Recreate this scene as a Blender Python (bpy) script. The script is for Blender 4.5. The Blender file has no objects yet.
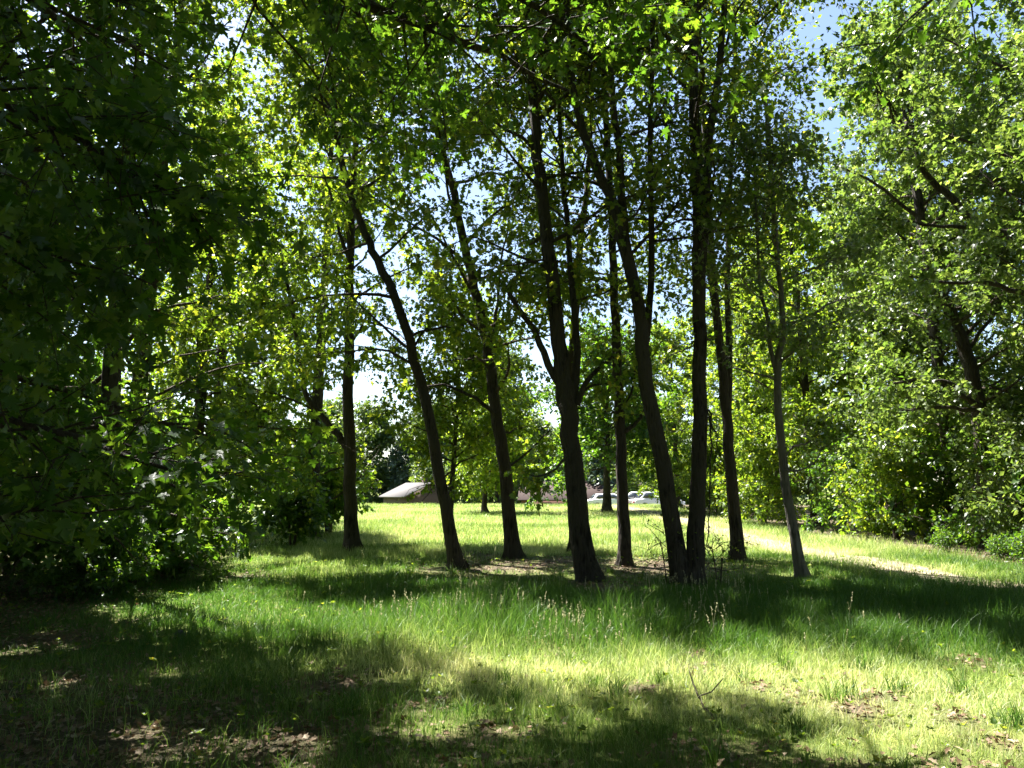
import bpy, math, numpy as np
from math import radians as R
from mathutils import Vector

rng = np.random.default_rng(11)
sc = bpy.context.scene
col = sc.collection

# ------------------------------------------------------------------ camera
W, H = 1024, 768
FPX = 773.0
EYE = 1.6
PITCH = math.atan((488 - 384) / FPX)
cam_d = bpy.data.cameras.new('camera')
cam_d.sensor_width = 36.0
cam_d.lens = 36.0 * FPX / W
cam_d.clip_end = 3000
cam_d.clip_start = 0.05
cam = bpy.data.objects.new('camera', cam_d)
col.objects.link(cam)
cam.location = (0, 0, EYE)
cam.rotation_euler = (R(90) + PITCH, 0, 0)
sc.camera = cam
CP, SP = math.cos(PITCH), math.sin(PITCH)

def at(px, py, Y):
    """the point at depth Y (metres in front of the viewer) seen at a pixel"""
    u = (px - W / 2) / FPX
    v = (H / 2 - py) / FPX
    dy = CP - v * SP
    dz = SP + v * CP
    k = Y / dy
    return np.array([u * k, Y, EYE + dz * k])

def project(P):
    x, y, z = P[:, 0], P[:, 1], P[:, 2] - EYE
    d = y * CP + z * SP
    up = -y * SP + z * CP
    d = np.where(d < 0.05, np.nan, d)
    return W / 2 + FPX * x / d, H / 2 - FPX * up / d

# ------------------------------------------------------------------ light
AZ, EL = R(-48), R(59)
SUN = np.array([math.sin(AZ) * math.cos(EL), math.cos(AZ) * math.cos(EL), math.sin(EL)])
sun_d = bpy.data.lights.new('sun', 'SUN')
sun_d.energy = 5.0
sun_d.angle = R(0.53)
sun_d.color = (1.0, 0.97, 0.91)
sun = bpy.data.objects.new('sun', sun_d)
col.objects.link(sun)
sun.rotation_euler = Vector(SUN).to_track_quat('Z', 'Y').to_euler()
sun.location = (-20, 20, 40)
world = bpy.data.worlds.new('World')
sc.world = world
world.use_nodes = True
nt = world.node_tree
bg = nt.nodes['Background']
sky = nt.nodes.new('ShaderNodeTexSky')
sky.sky_type = 'NISHITA'
sky.sun_disc = False
sky.sun_elevation = EL
sky.sun_rotation = AZ % (2 * math.pi)
sky.air_density = 1.0
sky.dust_density = 1.2
nt.links.new(sky.outputs[0], bg.inputs[0])
bg.inputs[1].default_value = 0.05
sc.view_settings.view_transform = 'Standard'
sc.view_settings.look = 'None'
sc.view_settings.exposure = 2.58
sc.view_settings.gamma = 1.0
cy = sc.cycles
cy.max_bounces = 4
cy.diffuse_bounces = 2
cy.glossy_bounces = 2
cy.transmission_bounces = 2
cy.transparent_max_bounces = 2
cy.use_denoising = True
cy.sample_clamp_indirect = 6.0
cy.caustics_reflective = False
cy.caustics_refractive = False
cy.use_adaptive_sampling = True
cy.adaptive_threshold = 0.02

# ------------------------------------------------------------------ ground shape
def sstep(a, b, x):
    t = np.clip((x - a) / (b - a), 0, 1)
    return t * t * (3 - 2 * t)

def vnoise(x, y, s, seed=0):
    """smooth value noise in 0..1"""
    x = np.asarray(x, float) / s + 137.3 * seed
    y = np.asarray(y, float) / s + 71.7 * seed
    xi, yi = np.floor(x), np.floor(y)
    fx, fy = x - xi, y - yi
    fx, fy = fx * fx * (3 - 2 * fx), fy * fy * (3 - 2 * fy)
    def h(a, b):
        q = np.sin(a * 127.1 + b * 311.7 + seed * 17.7) * 43758.5453
        return q - np.floor(q)
    return ((h(xi, yi) * (1 - fx) + h(xi + 1, yi) * fx) * (1 - fy)
            + (h(xi, yi + 1) * (1 - fx) + h(xi + 1, yi + 1) * fx) * fy)

def ground_h(x, y):
    x = np.asarray(x, float); y = np.asarray(y, float)
    z = 0.40 * sstep(22, 54, y) - 2.3 * sstep(55, 88, y)
    near = 1 - sstep(45, 80, np.hypot(x, y))
    z = z + near * (0.10 * (vnoise(x, y, 3.1, 2) - 0.5) + 0.05 * (vnoise(x, y, 1.1, 3) - 0.5))
    return z

# ------------------------------------------------------------------ mesh helpers
class Acc:
    def __init__(self):
        self.v, self.f, self.n = [], [], 0
    def add(self, V, *faces):
        V = np.asarray(V, float).reshape(-1, 3)
        self.v.append(V)
        for F in faces:
            F = np.asarray(F, int)
            if F.size:
                self.f.append(F + self.n)
        self.n += len(V)
    def build(self, name, mat, parent=None, smooth=False, attr=None):
        me = bpy.data.meshes.new(name)
        if self.v:
            V = np.concatenate(self.v).astype(np.float32)
            loops = np.concatenate([f.ravel() for f in self.f]).astype(np.int32)
            sizes = np.concatenate([np.full(len(f), f.shape[1], np.int32) for f in self.f])
            starts = np.concatenate([[0], np.cumsum(sizes)[:-1]]).astype(np.int32)
            me.vertices.add(len(V)); me.vertices.foreach_set('co', V.ravel())
            me.loops.add(len(loops)); me.loops.foreach_set('vertex_index', loops)
            me.polygons.add(len(sizes)); me.polygons.foreach_set('loop_start', starts)
            me.polygons.foreach_set('loop_total', sizes)
            if smooth:
                me.polygons.foreach_set('use_smooth', np.ones(len(sizes), bool))
            if attr is not None:
                a = me.attributes.new(attr[0], 'FLOAT', 'POINT')
                a.data.foreach_set('value', np.asarray(attr[1], np.float32))
            me.update(calc_edges=True)
        me.materials.append(mat)
        o = bpy.data.objects.new(name, me)
        col.objects.link(o)
        if parent is not None:
            o.parent = parent
        return o

def nrm(v):
    v = np.asarray(v, float)
    return v / np.maximum(np.linalg.norm(v, axis=-1, keepdims=True), 1e-9)

def resample(P, n):
    """smooth (Catmull-Rom) resampling of a polyline"""
    P = np.asarray(P, float)
    Q = np.vstack([2 * P[0] - P[1], P, 2 * P[-1] - P[-2]])
    t = np.linspace(0, len(P) - 1 - 1e-6, n)
    i = t.astype(int); f = (t - i)[:, None]
    a, b, c, d = Q[i], Q[i + 1], Q[i + 2], Q[i + 3]
    return 0.5 * (2 * b + (c - a) * f + (2 * a - 5 * b + 4 * c - d) * f ** 2 + (3 * b - a - 3 * c + d) * f ** 3)

def tube(acc, P, r, sides=6, rough=0.0, cap=True, flare=None):
    P = np.asarray(P, float); r = np.asarray(r, float)
    T = nrm(np.gradient(P, axis=0))
    ref = np.array([0.0, 1.0, 0.13]) if abs(T[:, 1].mean()) < 0.8 else np.array([1.0, 0.1, 0.0])
    U = nrm(np.cross(T, ref)); Vv = np.cross(T, U)
    a = np.linspace(0, 2 * np.pi, sides, endpoint=False)
    rr = np.repeat(r[:, None], sides, 1)
    if rough:
        ph = rng.uniform(0, 6.28, 4)
        s = np.arange(len(P))[:, None] * 0.35
        rr = rr * (1 + rough * (np.sin(a * 3 + ph[0] + s) * 0.5 + np.sin(a * 5 + ph[1] - s * 0.7) * 0.35
                                + rng.normal(0, 0.35, rr.shape)))
    if flare is not None:
        ph = rng.uniform(0, 6.28, 2)
        lob = np.clip(.45 + .55 * np.sin(a * 4 + ph[0]) + .4 * np.sin(a * 7 + ph[1]), 0, 2)
        rr = rr * (1 + flare[:, None] * lob[None])
    ring = P[:, None] + rr[..., None] * (np.cos(a)[None, :, None] * U[:, None] + np.sin(a)[None, :, None] * Vv[:, None])
    n = len(P)
    i = np.arange(n - 1)[:, None] * sides; j = np.arange(sides)[None]; k = (j + 1) % sides
    F = np.stack([i + j, i + k, i + sides + k, i + sides + j], -1).reshape(-1, 4)
    V = ring.reshape(-1, 3)
    if cap:
        V = np.vstack([V, P[-1] + T[-1] * r[-1] * 0.6])
        top = (n - 1) * sides
        acc.add(V, F, np.stack([top + j[0], top + k[0], np.full(sides, n * sides)], -1))
    else:
        acc.add(V, F)

def sticks(acc, A, B, ra, rb):
    """many straight three-sided twigs at once"""
    A = np.asarray(A); B = np.asarray(B); n = len(A)
    if n == 0 or A.ndim < 2:
        return
    T = nrm(B - A)
    U = nrm(np.cross(T, np.array([0.3, 0.2, 1.0]))); Vv = np.cross(T, U)
    a = np.array([0, 2.094, 4.189])
    rg = np.cos(a)[None, :, None] * U[:, None] + np.sin(a)[None, :, None] * Vv[:, None]
    V = np.concatenate([A[:, None] + ra * rg, B[:, None] + rb * rg], 1).reshape(-1, 3)
    b = np.arange(n)[:, None, None] * 6
    q = np.array([[0, 1, 4, 3], [1, 2, 5, 4], [2, 0, 3, 5]])[None]
    acc.add(V, (b + q).reshape(-1, 4))

# leaf outlines: x along the midrib, y across, z fold
OVAL_V = np.array([[0, 0, 0], [.45, -.34, .07], [1, 0, -.08], [.45, .34, .07]])
OVAL_F = np.array([[0, 1, 2], [0, 2, 3]])
LOBED_V = np.array([[0, 0, 0], [.12, -.34, .05], [.42, -.2, .02], [.52, -.44, .08], [.68, -.17, .0], [1, 0, -.1],
                    [.68, .17, .0], [.52, .44, .08], [.42, .2, .02], [.12, .34, .05]])
LOBED_F = np.array([[0, 1, 2], [2, 3, 4], [0, 2, 4], [0, 4, 5], [0, 5, 6], [0, 6, 8], [6, 7, 8], [0, 8, 9]])
def _maple():
    half = [(0, 0), (-.06, .10), (.02, .30), (-.04, .47), (.17, .40), (.22, .30), (.30, .36), (.34, .52), (.44, .50),
            (.56, .66), (.56, .44), (.52, .22), (.46, .15), (.62, .17), (.72, .27), (.78, .16), (.90, .12), (1.08, 0)]
    up = [(x, y, abs(y) * .16 - .14 * x * x) for x, y in half]
    dn = [(x, -y, z) for x, y, z in up[1:-1]]
    V = np.array(up + dn); n = len(half)
    F = []
    c = len(V); V = np.vstack([V, [.33, 0, -.02]])
    for i in range(n - 1):
        F.append((i + 1, i, c))
    lo = [0] + list(range(n, n + len(dn))) + [n - 1]
    for i in range(len(lo) - 1):
        F.append((lo[i], lo[i + 1], c))
    return V, np.array(F)
MAPLE_V, MAPLE_F = _maple()
LEAF = {'oval': (OVAL_V, OVAL_F), 'lobed': (LOBED_V, LOBED_F), 'maple': (MAPLE_V, MAPLE_F)}

def leaves(acc, pos, d, n, size, kind):
    TV, TF = LEAF[kind]
    m = len(pos)
    if m == 0:
        return
    X = nrm(d); Z = nrm(n - (n * X).sum(1, keepdims=True) * X); Y = np.cross(Z, X)
    s = np.asarray(size)[:, None, None]
    curl = rng.uniform(0.3, 2.2, m)[:, None, None]
    V = pos[:, None] + s * (TV[None, :, 0:1] * X[:, None] + TV[None, :, 1:2] * Y[:, None] + curl * TV[None, :, 2:3] * Z[:, None])
    F = (np.arange(m)[:, None, None] * len(TV) + TF[None]).reshape(-1, 3)
    acc.add(V.reshape(-1, 3), F)

# ------------------------------------------------------------------ sun pools and flecks, put into the crowns by cutting leaves away
LIT = [
    [(452, 634), (540, 630), (600, 636), (680, 650), (760, 672), (880, 684), (1024, 700), (1200, 715), (1200, 800), (1024, 768),
     (900, 740), (830, 716), (745, 712), (700, 692), (640, 704), (545, 694), (520, 674), (380, 658)],
    [(230, 640), (250, 622), (330, 604), (400, 610), (452, 636), (400, 660), (330, 650), (290, 655)],
    [(95, 612), (150, 590), (250, 582), (300, 600), (300, 628), (240, 636), (180, 624)],
    [(330, 500), (700, 500), (745, 530), (742, 548), (640, 556), (560, 543), (420, 552), (372, 535)],
    [(700, 528), (745, 533), (820, 545), (1060, 572), (1060, 596), (900, 573), (780, 553), (700, 543)],
    [(385, 720), (440, 715), (450, 745), (400, 765)],
    [(500, 560), (540, 566), (545, 574), (480, 574)],
    [(620, 560), (670, 562), (690, 572), (630, 574)],
    [(225, 570), (280, 566), (290, 582), (215, 584)],
    [(935, 655), (1010, 655), (1010, 672), (940, 670)],
]
def inside(px, py, poly):
    r = np.zeros(len(px), bool)
    q = np.array(poly, float)
    for (x0, y0), (x1, y1) in zip(q, np.roll(q, -1, 0)):
        c = (y0 > py) != (y1 > py)
        with np.errstate(divide='ignore', invalid='ignore'):
            r ^= c & (px < (x1 - x0) * (py - y0) / (y1 - y0 + 1e-12) + x0)
    return r
FLECKS = [(np.array([-2.25, 5.3, 1.68]), .5), (np.array([-2.8, 5.6, 1.8]), .3), (np.array([-2.62, 3.8, 2.95]), .16), (np.array([-3.0, 4.75, 1.5]), .14), (np.array([.1, 7.2, 5.7]), .3)]
_fr = np.random.default_rng(5)
for _ in range(60):
    _y = _fr.uniform(5, 13)
    FLECKS.append((at(_fr.uniform(10, 330), _fr.uniform(150, 540), _y), _fr.uniform(.06, .16)))
def sun_flecks(P):
    m = np.zeros(len(P), bool)
    for c, r in FLECKS:
        d = P - c
        a = d @ SUN
        m |= (a > r) & ((d * d).sum(1) - a * a < r * r)
    return m
def open_to_sun(P):
    G = P - SUN[None] * (P[:, 2] / SUN[2])[:, None]
    gx_, gy_ = G[:, 0].copy(), G[:, 1].copy()
    G = G + rng.normal(0, 0.07, G.shape) * np.array([1, 1, 0])
    G[:, 0] += .75 * (vnoise(gx_, gy_, .55, 51) - .5) + .4 * (vnoise(gx_, gy_, .22, 53) - .5)
    G[:, 1] += .75 * (vnoise(gx_, gy_, .55, 52) - .5) + .4 * (vnoise(gx_, gy_, .22, 54) - .5)
    G[:, 2] = 0
    px, py = project(G)
    ok = ~np.isnan(px)
    px = np.where(ok, px, -1e6); py = np.where(ok, py, -1e6)
    m = np.zeros(len(P), bool)
    for poly in LIT:
        m |= inside(px, py, poly)
    dap = .6 * vnoise(gx_, gy_, .9, 55) + .4 * vnoise(gx_, gy_, .35, 56)
    thr = .685 - .03 * sstep(8.5, 6.5, gy_) + .09 * sstep(-.5, -2, gx_) * sstep(8.5, 7, gy_)
    m |= (dap > thr) & (gy_ > 3.5) & (gy_ < 19) & (np.abs(gx_) < 12)
    return m

# ------------------------------------------------------------------ materials
def new_mat(name):
    m = bpy.data.materials.new(name)
    m.use_nodes = True
    t = m.node_tree
    for n in list(t.nodes):
        t.nodes.remove(n)
    out = t.nodes.new('ShaderNodeOutputMaterial')
    return m, t, out

def ramp(t, fac, stops):
    r = t.nodes.new('ShaderNodeValToRGB')
    while len(r.color_ramp.elements) < len(stops):
        r.color_ramp.elements.new(0.5)
    for e, (p, c) in zip(r.color_ramp.elements, stops):
        e.position = p; e.color = (*c, 1)
    t.links.new(fac, r.inputs[0])
    return r.outputs[0]

def leaf_mat(name, stops, trans_gain=(2.3, 2.0, 0.7), trans=0.5, rough=0.42, spec=0.5):
    m, t, out = new_mat(name)
    g = t.nodes.new('ShaderNodeNewGeometry')
    c = ramp(t, g.outputs['Random Per Island'], stops)
    p = t.nodes.new('ShaderNodeBsdfPrincipled')
    p.inputs['Roughness'].default_value = rough
    p.inputs['Specular IOR Level'].default_value = spec
    t.links.new(c, p.inputs['Base Color'])
    mul = t.nodes.new('ShaderNodeMix'); mul.data_type = 'RGBA'; mul.blend_type = 'MULTIPLY'
    mul.inputs[0].default_value = 1
    t.links.new(c, mul.inputs[6]); mul.inputs[7].default_value = (*trans_gain, 1)
    tr = t.nodes.new('ShaderNodeBsdfTranslucent')
    t.links.new(mul.outputs[2], tr.inputs[0])
    mx = t.nodes.new('ShaderNodeMixShader'); mx.inputs[0].default_value = trans
    t.links.new(p.outputs[0], mx.inputs[1]); t.links.new(tr.outputs[0], mx.inputs[2])
    t.links.new(mx.outputs[0], out.inputs[0])
    return m

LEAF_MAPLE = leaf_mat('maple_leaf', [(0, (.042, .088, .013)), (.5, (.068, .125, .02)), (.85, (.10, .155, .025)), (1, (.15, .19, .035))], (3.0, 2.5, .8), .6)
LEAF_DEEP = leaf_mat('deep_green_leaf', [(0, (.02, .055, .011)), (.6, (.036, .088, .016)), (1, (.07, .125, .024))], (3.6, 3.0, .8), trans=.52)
LEAF_OAK = leaf_mat('oak_leaf', [(0, (.042, .085, .014)), (.55, (.07, .12, .022)), (.9, (.11, .155, .03)), (1, (.17, .175, .045))], (2.8, 2.4, .8), trans=.6)
LEAF_PALE = leaf_mat('pale_glossy_leaf', [(0, (.044, .08, .02)), (.5, (.078, .118, .034)), (1, (.135, .17, .065))], (2.05, 2.1, .85), trans=.48, rough=.38, spec=.6)
LEAF_FAR = leaf_mat('far_leaf', [(0, (.045, .085, .025)), (.5, (.065, .11, .035)), (1, (.095, .14, .05))], trans=.4)
LEAF_FAR_BLUE = leaf_mat('blue_green_needle', [(0, (.04, .075, .05)), (.5, (.065, .10, .065)), (1, (.10, .135, .095))], trans=.25)

def bark_mat(name, c0, c1, scale=9.0):
    m, t, out = new_mat(name)
    tc = t.nodes.new('ShaderNodeTexCoord')
    mp = t.nodes.new('ShaderNodeMapping'); mp.inputs['Scale'].default_value = (1, 1, .16)
    t.links.new(tc.outputs['Object'], mp.inputs[0])
    n1 = t.nodes.new('ShaderNodeTexNoise'); n1.inputs['Scale'].default_value = scale * 2.4; n1.inputs['Detail'].default_value = 6
    n1.inputs['Roughness'].default_value = .65
    t.links.new(mp.outputs[0], n1.inputs['Vector'])
    vo = t.nodes.new('ShaderNodeTexVoronoi'); vo.feature = 'DISTANCE_TO_EDGE'; vo.inputs['Scale'].default_value = scale * 2.0
    t.links.new(mp.outputs[0], vo.inputs['Vector'])
    n2 = t.nodes.new('ShaderNodeTexNoise'); n2.inputs['Scale'].default_value = 1.7; n2.inputs['Detail'].default_value = 3
    t.links.new(tc.outputs['Object'], n2.inputs['Vector'])
    ad = t.nodes.new('ShaderNodeMath'); ad.operation = 'MULTIPLY_ADD'
    t.links.new(n1.outputs[0], ad.inputs[0]); ad.inputs[1].default_value = 1.1
    t.links.new(n2.outputs[0], ad.inputs[2])
    c = ramp(t, ad.outputs[0], [(.8, c0), (1.3, c1)])
    p = t.nodes.new('ShaderNodeBsdfPrincipled'); p.inputs['Roughness'].default_value = .92
    p.inputs['Specular IOR Level'].default_value = .2
    t.links.new(c, p.inputs['Base Color'])
    h = t.nodes.new('ShaderNodeMath'); h.operation = 'MULTIPLY_ADD'
    t.links.new(vo.outputs['Distance'], h.inputs[0]); h.inputs[1].default_value = 1.6
    t.links.new(n1.outputs[0], h.inputs[2])
    b = t.nodes.new('ShaderNodeBump'); b.inputs['Strength'].default_value = 1; b.inputs['Distance'].default_value = .06
    t.links.new(h.outputs[0], b.inputs['Height']); t.links.new(b.outputs[0], p.inputs['Normal'])
    t.links.new(p.outputs[0], out.inputs[0])
    return m
BARK = bark_mat('dark_bark', (.016, .013, .010), (.06, .05, .04))
BARK_GREY = bark_mat('grey_bark', (.05, .046, .04), (.16, .145, .125), 7)
TWIG = bark_mat('twig_bark', (.03, .024, .018), (.07, .055, .04))
DEADWOOD = bark_mat('dead_wood', (.16, .13, .10), (.36, .32, .27), 12)

def plain(name, c, rough=.7, metal=0.0, spec=.4, noise=.25, scale=8.0):
    m, t, out = new_mat(name)
    tc = t.nodes.new('ShaderNodeTexCoord')
    n = t.nodes.new('ShaderNodeTexNoise'); n.inputs['Scale'].default_value = scale; n.inputs['Detail'].default_value = 5
    t.links.new(tc.outputs['Object'], n.inputs['Vector'])
    c = np.array(c)
    cc = ramp(t, n.outputs[0], [(.25, tuple(c * (1 - noise))), (.75, tuple(np.minimum(c * (1 + noise), 1)))])
    p = t.nodes.new('ShaderNodeBsdfPrincipled'); p.inputs['Roughness'].default_value = rough
    p.inputs['Metallic'].default_value = metal; p.inputs['Specular IOR Level'].default_value = spec
    t.links.new(cc, p.inputs['Base Color']); t.links.new(p.outputs[0], out.inputs[0])
    return m

# ------------------------------------------------------------------ custom properties
def tag(o, label=None, cat=None, group=None, kind=None):
    if label: o['label'] = label
    if cat: o['category'] = cat
    if group: o['group'] = group
    if kind: o['kind'] = kind
    return o
def empty(name, loc, label, cat, group=None):
    o = bpy.data.objects.new(name, None)
    o.empty_display_size = .3
    o.location = loc
    col.objects.link(o)
    return tag(o, label, cat, group)
def kids(o):
    return [c for c in bpy.data.objects if c.parent == o]
def copy_tree(o, loc, rz, s, label, group=None):
    r = o.copy(); col.objects.link(r)
    r.location = loc; r.rotation_euler = (0, 0, rz)
    r.scale = s if hasattr(s, '__len__') else (s, s, s)
    r['label'] = label
    if group: r['group'] = group
    for ch in CHILD[o.name]:
        c = ch.copy(); col.objects.link(c); c.parent = r
    CHILD[r.name] = []
    return r
CHILD = {}

# ------------------------------------------------------------------ trees
def wander(p, d, L, n, bend=0.25, lift=0.0):
    step = L / (n - 1)
    P = [np.array(p, float)]; d = nrm(d)
    for _ in range(n - 1):
        d = nrm(d + rng.normal(0, bend, 3) * .5 + np.array([0, 0, lift]))
        P.append(P[-1] + d * step)
    return np.array(P)

def tree(name, label, cat, base, stems, crown, leaf=('lobed', .13, None), bark=BARK, limbs=(), group=None, cull=True,
         bare=(), extra_limb_leaf=True):
    """stems: [(points, r0, r1)] of world points; crown: dict(z0, z1, R, n, sec, twigs, per, droop, shape)"""
    base = np.asarray(base, float)
    root = empty(name, base, label, cat, group)
    parts = []
    kind, lsize, lmat = leaf
    skel = []
    for k, (P, r0, r1) in enumerate(stems):
        P = np.asarray(P, float)
        n = max(14, int(np.linalg.norm(np.diff(P, axis=0), axis=1).sum() / .45))
        Q = resample(P, n)
        Q[1:-1] += rng.normal(0, r0 * .10, (n - 2, 3)) * np.array([1, 1, .2])
        t = np.linspace(0, 1, n)
        r = r0 + (r1 - r0) * t ** .85
        if k == 0 or abs(P[0, 2] - base[2]) < .3:
            ex = np.concatenate([[-.12], np.linspace(.02, .5, 5)]) + base[2]
            k0 = Q[:, 2] > base[2] + .6
            Qe = np.stack([np.interp(ex, Q[:, 2], Q[:, q]) for q in (0, 1)] + [ex], 1)
            re_ = np.interp(ex, Q[:, 2], r)
            Q = np.vstack([Qe, Q[k0]]); r = np.concatenate([re_, r[k0]])
            fl = .55 * np.exp(-np.maximum(Q[:, 2] - base[2], 0) / .17)
            r = r * (1 + .18 * np.exp(-np.maximum(Q[:, 2] - base[2], 0) / .5))
        else:
            fl = None
        skel.append((Q, r))
        a = Acc(); tube(a, Q - base, r, 20, .04, True, fl)
        parts.append(a.build('trunk', bark, root, True))
    limb_paths = []
    for P, r0, r1 in limbs:
        P = np.asarray(P, float); n = max(9, len(P) * 3)
        Q = resample(P, n); Q[1:] += rng.normal(0, r0 * .25, (n - 1, 3))
        r = np.linspace(r0, r1, n)
        a = Acc(); tube(a, Q - base, r, 8, .04)
        parts.append(a.build('limb', bark, root, True))
        limb_paths.append(Q)
    for P, r0, r1 in bare:
        Q = resample(np.asarray(P, float), max(10, len(P) * 4)); Q[1:] += rng.normal(0, .012, (len(Q) - 1, 3))
        a = Acc(); tube(a, Q - base, np.linspace(r0, r1, len(Q)), 6, .03)
        A0, B0 = [], []
        for i in range(2, len(Q), 1):
            for _ in range(2):
                A0.append(Q[i]); B0.append(Q[i] + nrm(rng.normal(0, 1, 3) + [0, 0, -.4]) * rng.uniform(.08, .3))
        sticks(a, np.array(A0) - base, np.array(B0) - base, .005, .002)
        parts.append(a.build('bare_branch', bark, root, True))
    c = dict(n=34, sec=7, twigs=5, per=13, droop=0.0, shape='oval', elev=(15, 55), inner=.2, twig=.55, upper=0, limbx=1.0)
    c.update(crown)
    bacc = Acc()
    # auto limbs round each stem
    auto = []
    z0, z1 = c['z0'] + base[2], c['z1'] + base[2]
    wts = np.array([max(0.0, Q[-1, 2] - max(z0, Q[0, 2])) for Q, _ in skel]); wts = wts / wts.sum()
    az = rng.uniform(0, 6.28)
    for (Q, r), w in zip(skel, wts):
        m = int(round(c['n'] * w))
        lo = max(z0, Q[0, 2] + .4); hi = min(z1, Q[-1, 2])
        zs = [lo + (hi - lo) * ((i + rng.uniform(0, 1)) / m) for i in range(m)]
        up = c.get('upper')  # extra limbs above the view, added to thicken the shade on the ground
        if up:
            zs += [z + rng.uniform(-.2, .2) for z in zs for _ in range(int(np.floor(rng.random() + up * np.clip((z - 8.6) / 2.0, 0, 1))))]
        gap = c.get('gap')
        if gap:
            zs = [z for z in zs if not (gap[0] < z - base[2] < gap[1]) or rng.random() < .12]
        for z in zs:
            p = np.array([np.interp(z, Q[:, 2], Q[:, k]) for k in range(3)])
            rr = np.interp(z, Q[:, 2], r)
            t = (z - z0) / max(z1 - z0, .1)
            if c['shape'] == 'oval':
                prof = math.sin(math.pi * (.18 + .76 * t)) ** .6
            elif c['shape'] == 'cone':
                prof = 1.0 - .85 * t
            else:
                prof = 1.0 - .45 * t * t
            L = c['R'] * prof * rng.uniform(.65, 1.15) * (1 + c.get('upR', 0) * float(np.clip((z - 8.6) / 2, 0, 1)))  # limbs above the view can be lengthened to spread that added shade
            az += 2.4 + rng.normal(0, .35)
            e = R(c['elev'][0] + (c['elev'][1] - c['elev'][0]) * t + rng.normal(0, 9))
            d = np.array([math.cos(az) * math.cos(e), math.sin(az) * math.cos(e), math.sin(e)])
            if 'wind' in c:
                d = nrm(d + np.array(c['wind']))
            Pth = wander(p, d, L, 8, .3, -c['droop'])
            r0 = min(rr * .5, .012 + .011 * L)
            if cull and open_to_sun(Pth[2:]).mean() > .65 and rng.random() < .9:
                continue
            tube(bacc, Pth - base, np.linspace(r0, .006, 8), 5, cap=False)
            auto.append((Pth, False))
    for Q in limb_paths:
        if extra_limb_leaf:
            auto.append((Q[len(Q) // 4:], True))
    tops = [Q[-6:] for Q, r in skel]
    auto += [(q, False) for q in tops]
    LP, LD = [], []
    TA, TB = [], []
    for Pth, li in auto:
        L = np.linalg.norm(np.diff(Pth, axis=0), axis=1).sum()
        ns = max(2, int(round((c['limbx'] if li else 1) * c['sec'] * (0.5 + L / max(c['R'], .5)) / 1.4)))
        for s in range(ns):
            u = c['inner'] + (1 - c['inner']) * (s + rng.uniform(.2, .9)) / ns
            f = min(u, .999) * (len(Pth) - 1); i = int(f)
            p = Pth[i] + (Pth[i + 1] - Pth[i]) * (f - i)
            d = nrm(Pth[i + 1] - Pth[i])
            side = nrm(np.cross(d, [0, 0, 1]) + rng.normal(0, .45, 3)) * (1 if s % 2 else -1)
            l2 = L * rng.uniform(.28, .45) * (1.15 - .6 * u) + .25
            Sp = wander(p, nrm(d * .7 + side), l2, 5, .35, -c['droop'] * 1.5 - .03)
            if cull and Sp[0, 2] > 1 and open_to_sun(Sp).mean() > .5:
                continue
            if Sp[-1, 2] < float(ground_h(Sp[-1, 0], Sp[-1, 1])) + c.get('clear', .0):
                continue
            tube(bacc, Sp - base, np.linspace(.004 + .006 * l2, .003, 5), 4, cap=False)
            nt_ = max(2, int(round(c['twigs'] * (.6 + .5 * l2))))
            for q in range(nt_):
                g = (.15 + .85 * (q + rng.uniform(0, 1)) / nt_) * 3.999
                k = int(g); tp = Sp[k] + (Sp[k + 1] - Sp[k]) * (g - k)
                td = nrm(nrm(Sp[k + 1] - Sp[k]) * .6 + rng.normal(0, .65, 3) + np.array([0, 0, -c['droop'] * 3]))
                te = tp + td * c['twig'] * rng.uniform(.5, 1.2)
                TA.append(tp); TB.append(te)
    TA, TB = np.array(TA), np.array(TB)
    keep_t = np.ones(len(TA), bool)
    if cull:
        mm = open_to_sun((TA + TB) / 2) & (TA[:, 2] > .9)
        keep_t = ~(mm & (rng.random(len(TA)) < .97)) & ~sun_flecks((TA + TB) / 2)
    keep_t &= TB[:, 2] > ground_h(TB[:, 0], TB[:, 1]) + c.get('clear', .0)
    sticks(bacc, TA[keep_t] - base, TB[keep_t] - base, .004, .002)
    parts.append(bacc.build('branches', TWIG if bark is BARK else bark, root, False))
    m = c['per']
    u = rng.uniform(.05, 1.08, (len(TA), m))
    pos = (TA[:, None] + (TB - TA)[:, None] * u[..., None]).reshape(-1, 3)
    d = np.repeat(nrm(TB - TA), m, 0)
    d = nrm(d * .55 + rng.normal(0, .6, pos.shape) + np.array([0, 0, -.35]))
    pos = pos + d * rng.uniform(.01, .10, (len(pos), 1)) + rng.normal(0, c.get('spread', .05), pos.shape)
    nn = nrm(np.array([0, 0, 1.0]) + rng.normal(0, .85 if kind == 'maple' else .6, pos.shape))
    keep = pos[:, 2] > ground_h(pos[:, 0], pos[:, 1]) + c.get('clear', .06)
    if cull:
        mm = (open_to_sun(pos) & (pos[:, 2] > .9)) | sun_flecks(pos)
        keep &= ~(mm & (rng.random(len(pos)) < .997))
    # keep the lens clear
    keep &= np.linalg.norm(pos - np.array([0, 0, EYE]), axis=1) > 2.2
    pos, d, nn = pos[keep], d[keep], nn[keep]
    la = Acc()
    leaves(la, pos - base, d, nn, lsize * rng.uniform(.5, 1.3, len(pos)), kind)
    parts.append(la.build('crown', lmat, root))
    CHILD[root.name] = parts
    return root

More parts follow.
